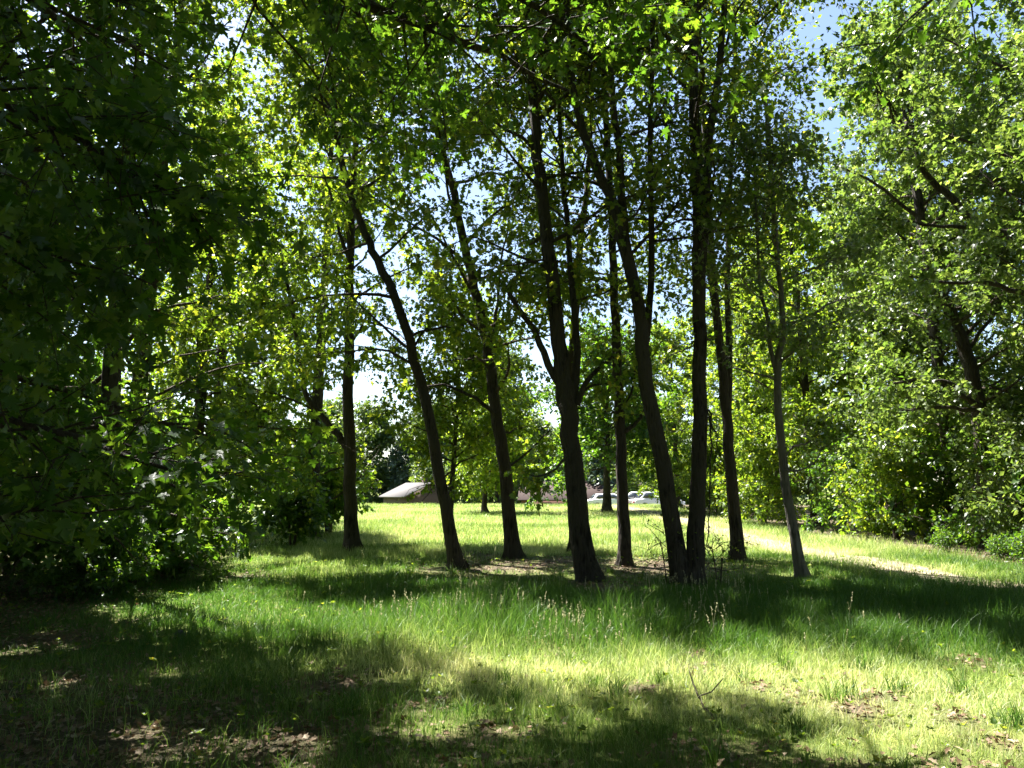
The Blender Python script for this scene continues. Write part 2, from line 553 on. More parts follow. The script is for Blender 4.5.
def px_stem(pts, Y, r0, r1, top=None):
    """a stem seen along these pixels; Y is one depth or one per point; top: extra metres straight on"""
    Ys = Y if hasattr(Y, '__len__') else [Y] * len(pts)
    P = [at(x, y, yy) for (x, y), yy in zip(pts, Ys)]
    P = np.array(P)
    if top:
        d = nrm(P[-1] - P[-2]); d = nrm(d * .6 + np.array([0, 0, .6]))
        P = np.vstack([P, P[-1] + d * top * .5, P[-1] + d * top])
    return (P, r0, r1)

def base_of(px, py):
    """ground point under a pixel"""
    Y = 14.0
    for _ in range(30):
        p = at(px, py, Y)
        e = p[2] - float(ground_h(p[0], p[1]))
        Y *= 1 + .5 * e / EYE if abs(e) < EYE else (1.2 if e > 0 else .8)
        Y = min(max(Y, 2), 60)
    p = at(px, py, Y); p[2] = float(ground_h(p[0], p[1]))
    return p

exec_trees = []
# --- the group of trees in the middle
b = base_of(352, 551); Y = b[1]
tree('maple_tree', 'upright dark tree with a straight trunk, leftmost trunk of the middle grove', 'tree', b,
     [px_stem([(352, 551), (350, 480), (349, 400), (349, 320), (350, 260), (352, 200), (356, 130)], Y, .18, .05, 5)],
     dict(z0=4.6, z1=15, R=2.9, n=28, upper=1.2, upR=.5, per=11, droop=.02),
     ('lobed', .135, LEAF_MAPLE),
     limbs=[(px_stem([(346, 447), (338, 434), (325, 418), (308, 400), (300, 370), (293, 320), (287, 280), (278, 245)], Y, .1, .03)),
            (px_stem([(349, 345), (335, 318), (318, 292), (300, 272), (285, 262)], Y, .045, .012)),
            (px_stem([(350, 345), (362, 325), (374, 305), (390, 292)], Y - .5, .04, .012)),
            (px_stem([(350, 262), (340, 235), (334, 205), (322, 170)], Y, .06, .02))],
     group='trees of the middle grove')
b = base_of(457, 568); Y = b[1]
tree('maple_tree', 'slim dark tree leaning well to the left across the grove', 'tree', b,
     [px_stem([(457, 568), (445, 500), (432, 430), (415, 360), (400, 310), (380, 265), (365, 235), (350, 190), (338, 140)], Y, .135, .05, 6)],
     dict(z0=3.4, z1=15, R=2.7, n=22, upper=1.2, upR=.5, per=11, droop=.03),
     ('lobed', .135, LEAF_MAPLE),
     limbs=[px_stem([(406, 347), (385, 328), (360, 305), (335, 275)], Y, .035, .01),
            px_stem([(412, 350), (425, 330), (436, 322)], Y, .03, .01)],
     group='trees of the middle grove')
b = base_of(513, 558); Y = b[1]
tree('maple_tree', 'leaning dark tree with low leafy boughs, second trunk left of the forked tree', 'tree', b,
     [px_stem([(513, 558), (505, 480), (497, 420), (490, 360), (480, 310), (468, 260), (455, 200), (440, 140), (428, 80)], Y, .165, .055, 5)],
     dict(z0=2.8, z1=15, R=3.3, n=34, upper=1.2, upR=.5, per=11, droop=.03),
     ('lobed', .135, LEAF_MAPLE),
     limbs=[px_stem([(496, 415), (470, 395), (440, 385), (415, 392)], Y - .8, .05, .012),
            px_stem([(488, 350), (496, 320), (500, 270), (510, 220)], Y, .06, .015),
            px_stem([(503, 470), (525, 455), (545, 435), (552, 428)], Y + .5, .035, .01)],
     group='trees of the middle grove')
b = base_of(590, 581); Y = b[1]
tree('oak_tree', 'thickest dark tree of the grove, forking into three stems at mid height', 'tree', b,
     [px_stem([(590, 581), (580, 520), (573, 450), (566, 400), (561, 365), (557, 320), (550, 260), (543, 200), (536, 140), (530, 60)], Y, .20, .07, 6),
      px_stem([(571, 425), (575, 385), (577, 345), (573, 300), (569, 240), (563, 180)], [Y, Y + .1, Y + .2, Y + .3, Y + .5, Y + .8], .085, .035, 4)],
     dict(z0=4.8, z1=17, R=3.6, n=38, upper=1.1, per=10),
     ('lobed', .125, LEAF_OAK),
     limbs=[px_stem([(566, 415), (556, 382), (540, 345), (522, 312), (505, 285), (490, 270)], Y, .085, .025),
            px_stem([(577, 405), (586, 382), (602, 366), (615, 354)], Y, .06, .02),
            px_stem([(576, 400), (590, 386), (608, 384)], Y, .035, .01),
            px_stem([(573, 450), (556, 468), (540, 476), (528, 474)], Y - .6, .025, .008)],
     group='trees of the middle grove')
b = base_of(576, 553); Y = b[1]
tree('oak_tree', 'tree half hidden directly behind the thickest forked trunk', 'tree', b,
     [px_stem([(576, 553), (573, 480), (569, 420), (574, 330), (580, 250), (588, 180)], Y, .15, .05, 4)],
     dict(z0=5.5, z1=14, R=2.6, n=20, upper=1.1, per=10), ('lobed', .125, LEAF_OAK), group='trees of the middle grove')
b = base_of(625, 566); Y = b[1]
tree('oak_tree', 'slender straight dark tree between the forked trunk and the twin trunk', 'tree', b,
     [px_stem([(625, 566), (623, 500), (620, 430), (617, 370), (615, 310), (612, 240), (608, 160), (604, 80)], Y, .13, .05, 4)],
     dict(z0=5.2, z1=14, R=2.2, n=18, upper=1.1, per=10), ('lobed', .125, LEAF_OAK),
     limbs=[px_stem([(622, 433), (635, 424), (646, 408), (649, 385), (647, 365)], Y, .05, .015),
            px_stem([(621, 410), (632, 390), (636, 360), (634, 320)], Y, .03, .01)],
     group='trees of the middle grove')
b = base_of(688, 586); Y = b[1]
tree('locust_tree', 'twin trunk tree whose two dark stems part in a narrow V at the ground', 'tree', b,
     [px_stem([(683, 585), (674, 530), (660, 450), (648, 390), (643, 350), (637, 300), (625, 250), (618, 215), (604, 185), (590, 150), (578, 110), (570, 60)], Y, .155, .05, 4),
      px_stem([(693, 585), (697, 520), (699, 450), (700, 380), (699, 300), (697, 200), (694, 100), (692, 0)], Y, .15, .07, 5),
      px_stem([(636, 290), (626, 240), (622, 190), (618, 140), (611, 80)], Y + .1, .09, .04, 4),
      px_stem([(644, 352), (650, 300), (652, 240), (650, 150), (652, 60)], Y + .2, .07, .03, 4),
      px_stem([(700, 300), (704, 210), (711, 130), (722, 45)], Y + .1, .10, .04, 4)],
     dict(z0=5.4, z1=17, R=2.7, n=48, upper=1.1, per=9, elev=(20, 60)),
     ('oval', .115, LEAF_OAK),
     bare=[px_stem([(700, 440), (708, 410), (711, 430), (710, 490), (707, 545)], Y - .4, .022, .008),
           px_stem([(700, 395), (712, 425), (718, 440), (714, 470)], Y - .3, .016, .006)],
     group='trees of the middle grove')
b = base_of(738, 561); Y = b[1]
tree('locust_tree', 'dark tree right of the twin trunk, splitting into thin parallel stems', 'tree', b,
     [px_stem([(738, 561), (733, 490), (728, 430), (722, 370), (715, 300), (710, 230), (706, 160)], Y, .14, .05, 4),
      px_stem([(727, 425), (729, 350), (727, 280), (729, 200), (734, 120)], Y + .2, .085, .035, 4),
      px_stem([(724, 390), (716, 320), (708, 270), (704, 200)], Y + .4, .05, .025, 3)],
     dict(z0=4.8, z1=15, R=2.6, n=34, upper=1.1, per=9, elev=(10, 50)),
     ('oval', .115, LEAF_OAK), group='trees of the middle grove')
b = base_of(803, 579); Y = b[1]
tree('small_tree', 'small crooked tree with a thin grey trunk beside the dirt path', 'tree', b,
     [px_stem([(803, 579), (795, 540), (787, 490), (781, 440), (777, 390), (778, 360), (783, 335), (782, 300), (778, 262)], Y, .095, .035, 3.2),
      px_stem([(777, 375), (770, 345), (768, 318), (760, 290), (758, 250)], Y, .045, .02, 2)],
     dict(z0=3.2, z1=8.0, R=2.0, n=24, per=9),
     ('oval', .11, LEAF_PALE), BARK_GREY,
     limbs=[px_stem([(783, 460), (793, 447), (806, 443), (815, 436)], Y, .025, .008),
            px_stem([(784, 470), (800, 470), (815, 462), (822, 445)], Y - .3, .02, .007)],
     group='trees of the middle grove')
# young trees between the grove and the field
tree('young_maple', 'young bushy maple with low boughs behind the left leaning tree', 'tree', np.array([-1.7, 21, .0]),
     [(np.array([[-1.7, 21, 0], [-1.6, 21, 2], [-1.5, 21.1, 4], [-1.6, 21, 6.5]]), .09, .03)],
     dict(z0=1.9, z1=6.3, R=2.2, clear=1.3, n=30, per=13, shape='round', droop=.03), ('lobed', .135, LEAF_MAPLE))
b = base_of(485, 513)
tree('field_tree', 'small round tree standing alone in the sunny field', 'tree', b,
     [(np.array([b, b + [0, 0, 1.5], b + [.1, 0, 3.5], b + [0, .1, 5.5]]), .16, .04)],
     dict(z0=1.3, z1=5.4, R=2.7, n=30, per=14, sec=6, shape='round'), ('oval', .22, LEAF_MAPLE), cull=False)
b = base_of(607, 512)
tree('field_tree', 'dark spreading tree at the far edge of the field before the red brick house', 'tree', b,
     [(np.array([b, b + [0, 0, 2], b + [.1, 0, 4.5], b + [0, .1, 8.5]]), .26, .06)],
     dict(z0=2.2, z1=8.5, R=4.6, n=42, per=14, sec=7, shape='round', twig=.8), ('oval', .24, LEAF_DEEP), cull=False)

# --- the dark maples on the left
def free_stem(b, lean, h, r0, r1):
    b = np.array(b, float); b[2] = float(ground_h(b[0], b[1]))
    k = np.linspace(0, 1, 6)[:, None]
    return b, (b + np.array([lean[0], lean[1], 0]) * k ** 1.3 + np.array([0, 0, h]) * k, r0, r1)

b, s = free_stem((-6.4, 7.6, 0), (.2, .2), 10, .24, .06)
tree('maple_tree', 'big shady maple at the left edge, drooping boughs reaching the ground', 'tree', b, [s],
     dict(z0=1.7, z1=8.5, R=3.6, clear=1.2, n=54, sec=8, twigs=5, per=12, limbx=2.2, droop=.035, elev=(5, 45), shape='round', twig=.5, spread=.07),
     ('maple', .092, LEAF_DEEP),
     limbs=[(np.array([[-6.2, 7.6, 2.2], [-4.8, 6.6, 2.3], [-3.4, 5.8, 2.0], [-2.3, 5.3, 1.72]]), .05, .012),
            (np.array([[-6.2, 7.6, 1.6], [-5.0, 6.4, 1.7], [-3.8, 5.4, 1.5], [-3.0, 4.7, 1.45]]), .04, .010),
            (np.array([[-6.2, 7.4, 3.2], [-5.0, 5.6, 3.6], [-3.6, 4.4, 3.3], [-2.6, 3.8, 2.9]]), .05, .012)],
     group='shady maples along the left')
b, s = free_stem((-6.4, 12.2, 0), (.2, -.2), 10, .19, .06)
tree('maple_tree', 'second shady maple on the left, behind the drooping one', 'tree', b, [s],
     dict(z0=.9, z1=9.0, R=3.2, clear=.7, n=56, sec=8, twigs=5, per=11, droop=.03, elev=(5, 50), shape='round'),
     ('lobed', .14, LEAF_DEEP), group='shady maples along the left')
b, s = free_stem((-8.8, 8.6, 0), (.5, .2), 16.5, .28, .06)
hi = tree('maple_tree', 'tallest shady maple, its high crown shading the clearing from the left', 'tree', b, [s],
     dict(z0=8.8, z1=16, R=6.4, n=84, sec=8, twigs=5, per=11, droop=.02, shape='round'),
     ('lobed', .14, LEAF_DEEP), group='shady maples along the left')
b, s = free_stem((-11, 11, 0), (.4, -.2), 15, .28, .06)
tree('maple_tree', 'tall shady maple beyond the left edge of the clearing', 'tree', b, [s],
     dict(z0=.8, z1=14.5, R=4.6, n=50, sec=7, twigs=5, per=10, droop=.02, shape='round'),
     ('lobed', .16, LEAF_DEEP), group='shady maples along the left')
b, s = free_stem((-8.6, 17.5, 0), (.6, 0), 15, .22, .06)
tree('maple_tree', 'sunlit yellow green maple behind the shady left maples', 'tree', b, [s],
     dict(z0=1.0, z1=14.5, R=3.8, n=52, sec=7, per=12, shape='round'),
     ('lobed', .135, LEAF_MAPLE), group='trees behind the left maples')
b, s = free_stem((-6.4, 25, 0), (.3, 0), 15, .24, .06)
tree('maple_tree', 'light green tree beyond the upright dark trunk at the field edge', 'tree', b, [s],
     dict(z0=.8, z1=14.5, R=3.4, n=46, sec=7, per=12, shape='round'),
     ('lobed', .17, LEAF_MAPLE), group='trees behind the left maples')
b, s = free_stem((-9.8, 24, 0), (.3, 0), 13, .22, .06)
tree('maple_tree', 'leafy green tree filling the gap behind the left maples', 'tree', b, [s],
     dict(z0=.9, z1=12.5, R=4.0, n=48, sec=7, per=13, shape='round'),
     ('lobed', .16, LEAF_MAPLE), group='trees behind the left maples')
b, s = free_stem((-14.5, 17, 0), (.3, 0), 17, .28, .06)
tree('maple_tree', 'tall tree deep in the left wood', 'tree', b, [s],
     dict(z0=1.0, z1=16.5, R=4.6, n=50, sec=7, per=11, shape='round'),
     ('lobed', .18, LEAF_MAPLE), group='trees behind the left maples')
b, s = free_stem((-11.5, 30, 0), (.3, 0), 17, .28, .06)
tree('maple_tree', 'tall pale green tree farthest back along the left edge of the field', 'tree', b, [s],
     dict(z0=.8, z1=16.5, R=4.8, n=50, sec=7, per=11, shape='round', twig=.8),
     ('oval', .24, LEAF_MAPLE), group='trees behind the left maples')
# the maple that hangs over the camera from the left, trunk out of view
b, s = free_stem((-4.6, 3.4, 0), (.5, .4), 12, .26, .07)
tree('maple_tree', 'dark overhanging maple whose leafy boughs fill the top left corner', 'tree', b, [s],
     dict(z0=4.4, z1=11.5, R=3.4, n=34, sec=8, twigs=5, per=12, droop=.03, elev=(5, 40), shape='round', wind=(.1, .4, 0), limbx=3.0),
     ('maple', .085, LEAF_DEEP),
     limbs=[(np.array([[-4.5, 3.5, 4.6], [-3.0, 4.8, 5.5], [-1.6, 6.2, 5.9], [-.3, 7.1, 5.9], [.6, 7.6, 5.7]]), .09, .015),
            (np.array([[-4.4, 3.5, 5.8], [-2.6, 4.6, 6.4], [-1.2, 5.8, 6.4], [.1, 6.5, 6.0], [.9, 6.8, 5.6]]), .08, .015),
            (np.array([[-4.3, 3.6, 6.6], [-2.4, 5.4, 7.0], [-1.2, 7.0, 7.0], [-.6, 8.2, 6.6]]), .07, .015),
            (np.array([[-4.5, 3.6, 5.0], [-4.5, 5.4, 5.8], [-4.3, 7.0, 6.0], [-4.2, 8.0, 5.8]]), .07, .015),
            (np.array([[-4.5, 3.4, 3.6], [-3.6, 3.9, 3.9], [-2.7, 4.2, 3.7], [-2.0, 4.3, 3.3]]), .05, .012)],
     group='shady maples along the left')

# the wood goes on behind the viewer
BEHIND = True
# --- the wood on the right
b = base_of(992, 549); Y = b[1]
tree('ash_tree', 'tree with a dark trunk leaning left out of the right wood', 'tree', b,
     [px_stem([(992, 549), (985, 470), (976, 400), (958, 330), (932, 272), (920, 215), (910, 150)], Y, .24, .07, 4)],
     dict(z0=3.0, z1=14, R=4.2, n=36, sec=6, twigs=5, per=20, twig=.42, spread=.06),
     ('lobed', .14, LEAF_PALE),
     limbs=[px_stem([(978, 405), (962, 396), (955, 386), (930, 380), (895, 383)], Y - .8, .09, .03),
            px_stem([(975, 410), (950, 408), (920, 408), (898, 412)], Y - 1, .06, .02),
            px_stem([(968, 350), (990, 320), (1010, 300), (1024, 295)], Y, .06, .02)],
     group='trees of the right wood', cull=False)
b = np.array([12.6, 16.0, 0]); Y = 16
tree('ash_tree', 'tree at the right edge reaching a long dark limb over the path', 'tree', b,
     [(np.array([b, b + [.1, 0, 3], b + [0, 0, 6], b + [.2, .1, 10], b + [.2, .2, 15]]), .28, .08)],
     dict(z0=3.5, z1=15, R=4.6, n=38, sec=6, twigs=5, per=20, twig=.42, spread=.06),
     ('lobed', .14, LEAF_PALE),
     limbs=[px_stem([(1110, 255), (1050, 247), (1015, 238), (985, 228), (950, 200), (930, 178), (914, 150), (905, 120)], Y, .14, .04),
            px_stem([(985, 228), (945, 226), (910, 222), (870, 218)], Y - .4, .05, .015),
            px_stem([(1090, 330), (1040, 300), (1000, 285), (960, 283), (905, 276)], Y - .4, .08, .02)],
     group='trees of the right wood', cull=False)
pr = []
b, s = free_stem((13.6, 24, 0), (-.8, 0), 16, .24, .06)
pr.append(tree('ash_tree', 'broad bright green tree behind the thin crooked tree by the path', 'tree', b, [s],
     dict(z0=1.8, z1=15.5, R=4.9, n=46, sec=6, twigs=5, per=20, twig=.42, spread=.06, shape='round'), ('lobed', .15, LEAF_PALE), group='trees of the right wood', cull=False))
b, s = free_stem((12.4, 32, 0), (-.5, 0), 13, .22, .06)
pr.append(tree('maple_tree', 'lower leafy tree beyond the crooked one where the path leaves the wood', 'tree', b, [s],
     dict(z0=.8, z1=12.5, R=4.5, n=46, sec=6, twigs=5, per=20, twig=.42, spread=.06, shape='round'), ('lobed', .17, LEAF_MAPLE), group='trees of the right wood', cull=False))
spots = [((17.5, 19.5), 1.0, 0.6, 'ash tree behind the leaning dark trunk of the right wood', 0),
         ((18.5, 27), 1.1, 2.2, 'tall bright ash deep in the right wood', 0),
         ((15.2, 29.5), 1.0, 4.0, 'leafy tree filling the wood behind the crooked tree', 1),
         ((17, 38), 1.15, 1.0, 'tree in the second row of the right wood, farther along the path', 1),
         ((12.6, 42), 1.0, 3.0, 'round tree at the path side near the far end of the wood', 1),
         ((10.6, 50), .85, 5.0, 'bright tree closing the far end of the dirt path', 1),
         ((16.5, 48), 1.2, .3, 'tall tree showing above the far end of the wood', 0),
         ((23, 22), 1.2, 1.9, 'tall ash at the back of the wood by the right edge', 0),
         ((17, 13.5), 1.0, 5.2, 'ash at the right edge behind the long dark limb', 0)]
for (x, y), s_, rz, lab, k in spots:
    copy_tree(pr[k], (x, y, float(ground_h(x, y))), rz, s_, lab, 'trees of the right wood')

for (x, y), s_, rz, lab in [((-8, -3.5), 1.0, .4, 'tree behind the viewer on the left'), ((-3, -5.6), 1.1, 1.7, 'tall tree behind the viewer'),
                            ((3.4, -5.4), 1.0, 2.9, 'tree behind the viewer on the right'), ((9.5, -3), 1.1, 4.1, 'tree behind the viewer at the path'),
                            ((-14, 0), 1.1, 5.0, 'tree beside the viewer deep in the left wood'), ((0, -16), 1.3, .9, 'tallest tree behind the viewer'),
                            ((15, 5), 1.1, 1.3, 'tree of the right wood beside the viewer')]:
    copy_tree(pr[1 if s_ < 1.05 else 0], (x, y, float(ground_h(x, y))), rz, s_, lab, 'trees behind the viewer')

for (x, y), s_, rz, lab in [((-3.2, -1.6), 1.0, .5, 'unseen maple added for shade just behind the viewer on the left'), ((1.6, -3.0), 1.05, 2.0, 'unseen maple added for shade right behind the viewer'),
                            ((6.2, -.6), 1.0, 3.4, 'unseen maple added for shade just right of the viewer'), ((6.4, 5.6), .95, 4.4, 'unseen maple added for shade beyond the right edge near the viewer'),
                            ((-6.6, 2.2), 1.0, 5.5, 'unseen maple added for shade just left of the viewer'), ((11, 4.6), 1.0, .2, 'unseen maple added for shade across the path by the viewer')]:
    copy_tree(hi, (x, y, float(ground_h(x, y))), rz, s_, lab, 'trees behind the viewer')  # unseen crowns added overhead to block the sky and darken the foreground

def shrub(label, x, y, R_, h, leaf, n=26, per=14, group='shrubs along the wood edge', name='shrub', cat='shrub', twig=.4, thick=1.0, **kw):
    z = float(ground_h(x, y))
    b = np.array([x, y, z])
    st = []
    for k in range(4):
        a = k * 1.57 + rng.uniform(0, 1)
        d = np.array([math.cos(a), math.sin(a), 0])
        st.append((np.array([b + d * .04, b + d * .15 * R_ + [0, 0, h * .35], b + d * .3 * R_ + [0, 0, h * .8]]), (.012 + .008 * h) * thick, .004))
    c = dict(z0=.15, z1=h * .85, R=R_, n=n, sec=5, twigs=4, per=per, shape='round', elev=(0, 60), twig=twig, droop=.02)
    c.update(kw)
    return tree(name, label, cat, b, st, c, leaf, bark=TWIG, group=group, cull=False)
sh = [shrub('dark bush under the leaning tree in the right wood', 13.6, 19.0, 1.9, 2.6, ('oval', .13, LEAF_DEEP)),
      shrub('pale sunlit bush with glossy leaves below the leaning trunk', 12.6, 18.6, 1.4, 3.4, ('oval', .14, LEAF_PALE), 30),
      shrub('light green bush behind the thin crooked tree', 12.0, 24.5, 1.9, 3.4, ('oval', .14, LEAF_MAPLE), 30)]
for k, x, y, s_, rz, lab in [(0, 14.0, 22.2, 1.2, 1.0, 'dark bush in the deepest shade of the right wood'),
                             (0, 12.6, 28.0, 1.2, 2.1, 'dark bush beside the path behind the twin trunk tree'),
                             (2, 10.6, 33.0, 1.1, 3.3, 'bright bush at the far bend of the path'),
                             (2, 10.3, 39.0, 1.2, 4.4, 'far light green bush where the path meets the field'),
                             (0, 13.8, 15.0, 1.0, 2.0, 'dark bush at the right edge set back from the path'),
                             (0, 14.5, 17.5, 1.5, 5.0, 'dark bush at the back of the right wood'),
                             (0, 15.5, 25.0, 1.8, 0.4, 'largest dark bush behind the bright tree of the right wood'),
                             (1, 13.6, 20.5, 1.1, 3.9, 'pale leaved bush between the two leaning ashes')]:
    copy_tree(sh[k], (x, y, float(ground_h(x, y))), rz, s_, lab, 'shrubs along the wood edge')
hb = shrub('low weedy plant on the far verge of the dirt path', 10.8, 16.4, .45, .25, ('oval', .07, LEAF_DEEP), 12, 9, 'weeds on the path verge', 'weed', 'weed', .16)
for i, (x, y, s_) in enumerate([(10.9, 17.6, .7), (11.3, 15.2, .6), (11.0, 20.0, .7), (11.9, 14.2, .8)]):
    copy_tree(hb, (x, y, float(ground_h(x, y))), i * 1.3, s_, 'low weedy plant on the far verge of the dirt path', 'weeds on the path verge')
ls = [shrub('low leafy sapling among the left wood behind the shady maples', -7.2, 17.0, .7, 1.1, ('lobed', .12, LEAF_DEEP), 12, group='bushes of the left wood'),
      shrub('dark bush in the shade under the left maples', -6.5, 13.6, 1.7, 2.0, ('lobed', .13, LEAF_DEEP), group='bushes of the left wood')]
for k, x, y, s_, rz, lab in [(1, -8.6, 11.0, 1.2, 1.0, 'dark bush at the left edge under the maples'),
                             (1, -6.1, 11.6, .5, 4.0, 'dark bush hiding the foot of the second left maple'),
                             (1, -9.5, 15.0, 1.6, 2.0, 'large dark bush deep under the left maples'),
                             (1, -7.6, 15.6, 1.0, 3.0, 'dark bush between the left maples and the upright tree'),
                             (0, -6.0, 21.5, 1.2, 4.0, 'light green bush at the left end of the sunny field'),
                             (0, -6.3, 27, 1.6, 5.0, 'farther light green bush at the left end of the field')]:
    copy_tree(ls[k], (x, y, float(ground_h(x, y))), rz, s_, lab, 'bushes of the left wood')
# twiggy sapling at the twin trunk
x, y = at(668, 553, 13.2)[:2]
shrub('thin twiggy sapling with few small leaves left of the twin trunk', float(x), 13.2, .55, .9, ('oval', .06, LEAF_OAK), 7, 2, None, 'sapling', 'sapling', .35, sec=2, twigs=2, thick=.35)
x = float(at(718, 553, 13.4)[0])
shrub('thin twiggy sapling with few small leaves right of the twin trunk', x, 13.4, .5, .8, ('oval', .06, LEAF_OAK), 6, 2, None, 'sapling', 'sapling', .35, sec=2, twigs=2, thick=.35)

# --- beyond the field
far = []
for lab, lm, R_, h, shp in [('round leafy tree beyond the brown roofed house', LEAF_FAR, 5.5, 13, 'round'),
                            ('blue green conifer behind the brown roofed house', LEAF_FAR_BLUE, 4.0, 13, 'cone')]:
    b, s = free_stem((-14, 105, 0), (.4, 0), h, .35, .06)
    far.append(tree('far_tree', lab, 'tree', b, [s], dict(z0=.8, z1=h - .3, R=R_, n=46, sec=6, twigs=5, per=10, shape=shp, twig=1.1, spread=.25,
               elev=(10, 55) if shp == 'round' else (-10, 20)), ('oval', .5, lm), group='trees beyond the field', cull=False))
far[0].location.x = -20
CP_ = [(0, -9, 100, 1.0, 'round tree between the brown house and the field tree'), (0, -3, 112, .95, 'far tree in line with the small field tree'),
       (0, 3, 108, .9, 'far tree behind the left end of the red brick house'), (0, 9, 116, 1.0, 'far tree behind the middle of the red brick house'),
       (0, 15, 106, .85, 'far tree behind the parked white cars'), (0, 22, 112, 1.0, 'far tree right of the parked cars'),
       (1, -11.5, 104, .8, 'smaller conifer right of the blue green one'), (0, -27, 115, 1.1, 'far tree at the left end of the row behind the houses'),
       (0, 29, 100, 1.0, 'far tree behind the end of the right wood'), (1, 10, 92, .9, 'conifer between the red house and the white cars'),
       (0, -34, 100, 1.1, 'far tree hidden mostly by the left wood'), (0, 36, 110, 1.2, 'tall far tree behind the right wood')]
for k, x, y, s_, lab in CP_:
    copy_tree(far[k], (x, y, float(ground_h(x, y)) - .1), rng.uniform(0, 6), s_, lab, 'trees beyond the field')
b, s = free_stem((-1.2, 62, 0), (.4, 0), 12, .2, .05)
tree('field_tree', 'light green tree at the brow of the field, left of the red brick house', 'tree', b, [s],
     dict(z0=.8, z1=11.5, R=4.2, n=50, sec=6, per=12, shape='round', twig=.8, spread=.15), ('oval', .32, LEAF_FAR), cull=False)
b, s = free_stem((13.2, 76, 0), (.4, 0), 10, .2, .05)
tree('field_tree', 'light green tree at the brow of the field, right of the white cars', 'tree', b, [s],
     dict(z0=.8, z1=8.8, R=3.4, n=36, sec=6, per=12, shape='round', twig=.8, spread=.15), ('oval', .32, LEAF_FAR), cull=False)

# ------------------------------------------------------------------ houses, cars
def prism(acc, poly, y0, y1):
    """polygon in x,z extruded along y"""
    n = len(poly); P = np.array(poly, float)
    A = np.stack([P[:, 0], np.full(n, y0), P[:, 1]], 1); B = np.stack([P[:, 0], np.full(n, y1), P[:, 1]], 1)
    i = np.arange(n); j = (i + 1) % n
    acc.add(np.vstack([A, B]), np.stack([i, j, j + n, i + n], 1), np.array([i[::-1]]), np.array([i + n]))
def box(acc, x0, x1, y0, y1, z0, z1):
    prism(acc, [(x0, z0), (x1, z0), (x1, z1), (x0, z1)], y0, y1)

def brick_mat(name, a, b_, m_):
    m, t, out = new_mat(name)
    tc = t.nodes.new('ShaderNodeTexCoord'); mp = t.nodes.new('ShaderNodeMapping')
    mp.inputs['Rotation'].default_value = (R(90), 0, 0)
    t.links.new(tc.outputs['Object'], mp.inputs[0])
    br = t.nodes.new('ShaderNodeTexBrick'); br.inputs['Scale'].default_value = 4.0
    br.inputs['Color1'].default_value = (*a, 1); br.inputs['Color2'].default_value = (*b_, 1); br.inputs['Mortar'].default_value = (*m_, 1)
    br.inputs['Mortar Size'].default_value = .015
    t.links.new(mp.outputs[0], br.inputs['Vector'])
    p = t.nodes.new('ShaderNodeBsdfPrincipled'); p.inputs['Roughness'].default_value = .9
    t.links.new(br.outputs[0], p.inputs['Base Color']); t.links.new(p.outputs[0], out.inputs[0])
    return m
BRICK_RED = brick_mat('red_brick', (.14, .055, .038), (.11, .042, .03), (.13, .09, .07))
BRICK_BROWN = brick_mat('brown_brick', (.09, .05, .036), (.07, .04, .03), (.09, .07, .055))
ROOF_GREY = plain('grey_shingle', (.085, .078, .076), .9, noise=.2, scale=20)
ROOF_RED = plain('red_shingle', (.03, .0145, .011), .9, noise=.2, scale=20)
FRAME = plain('brown_trim', (.12, .095, .075), .5, noise=.05)
GLASS = plain('dark_pane', (.03, .035, .04), .08, spec=.8, noise=.1)

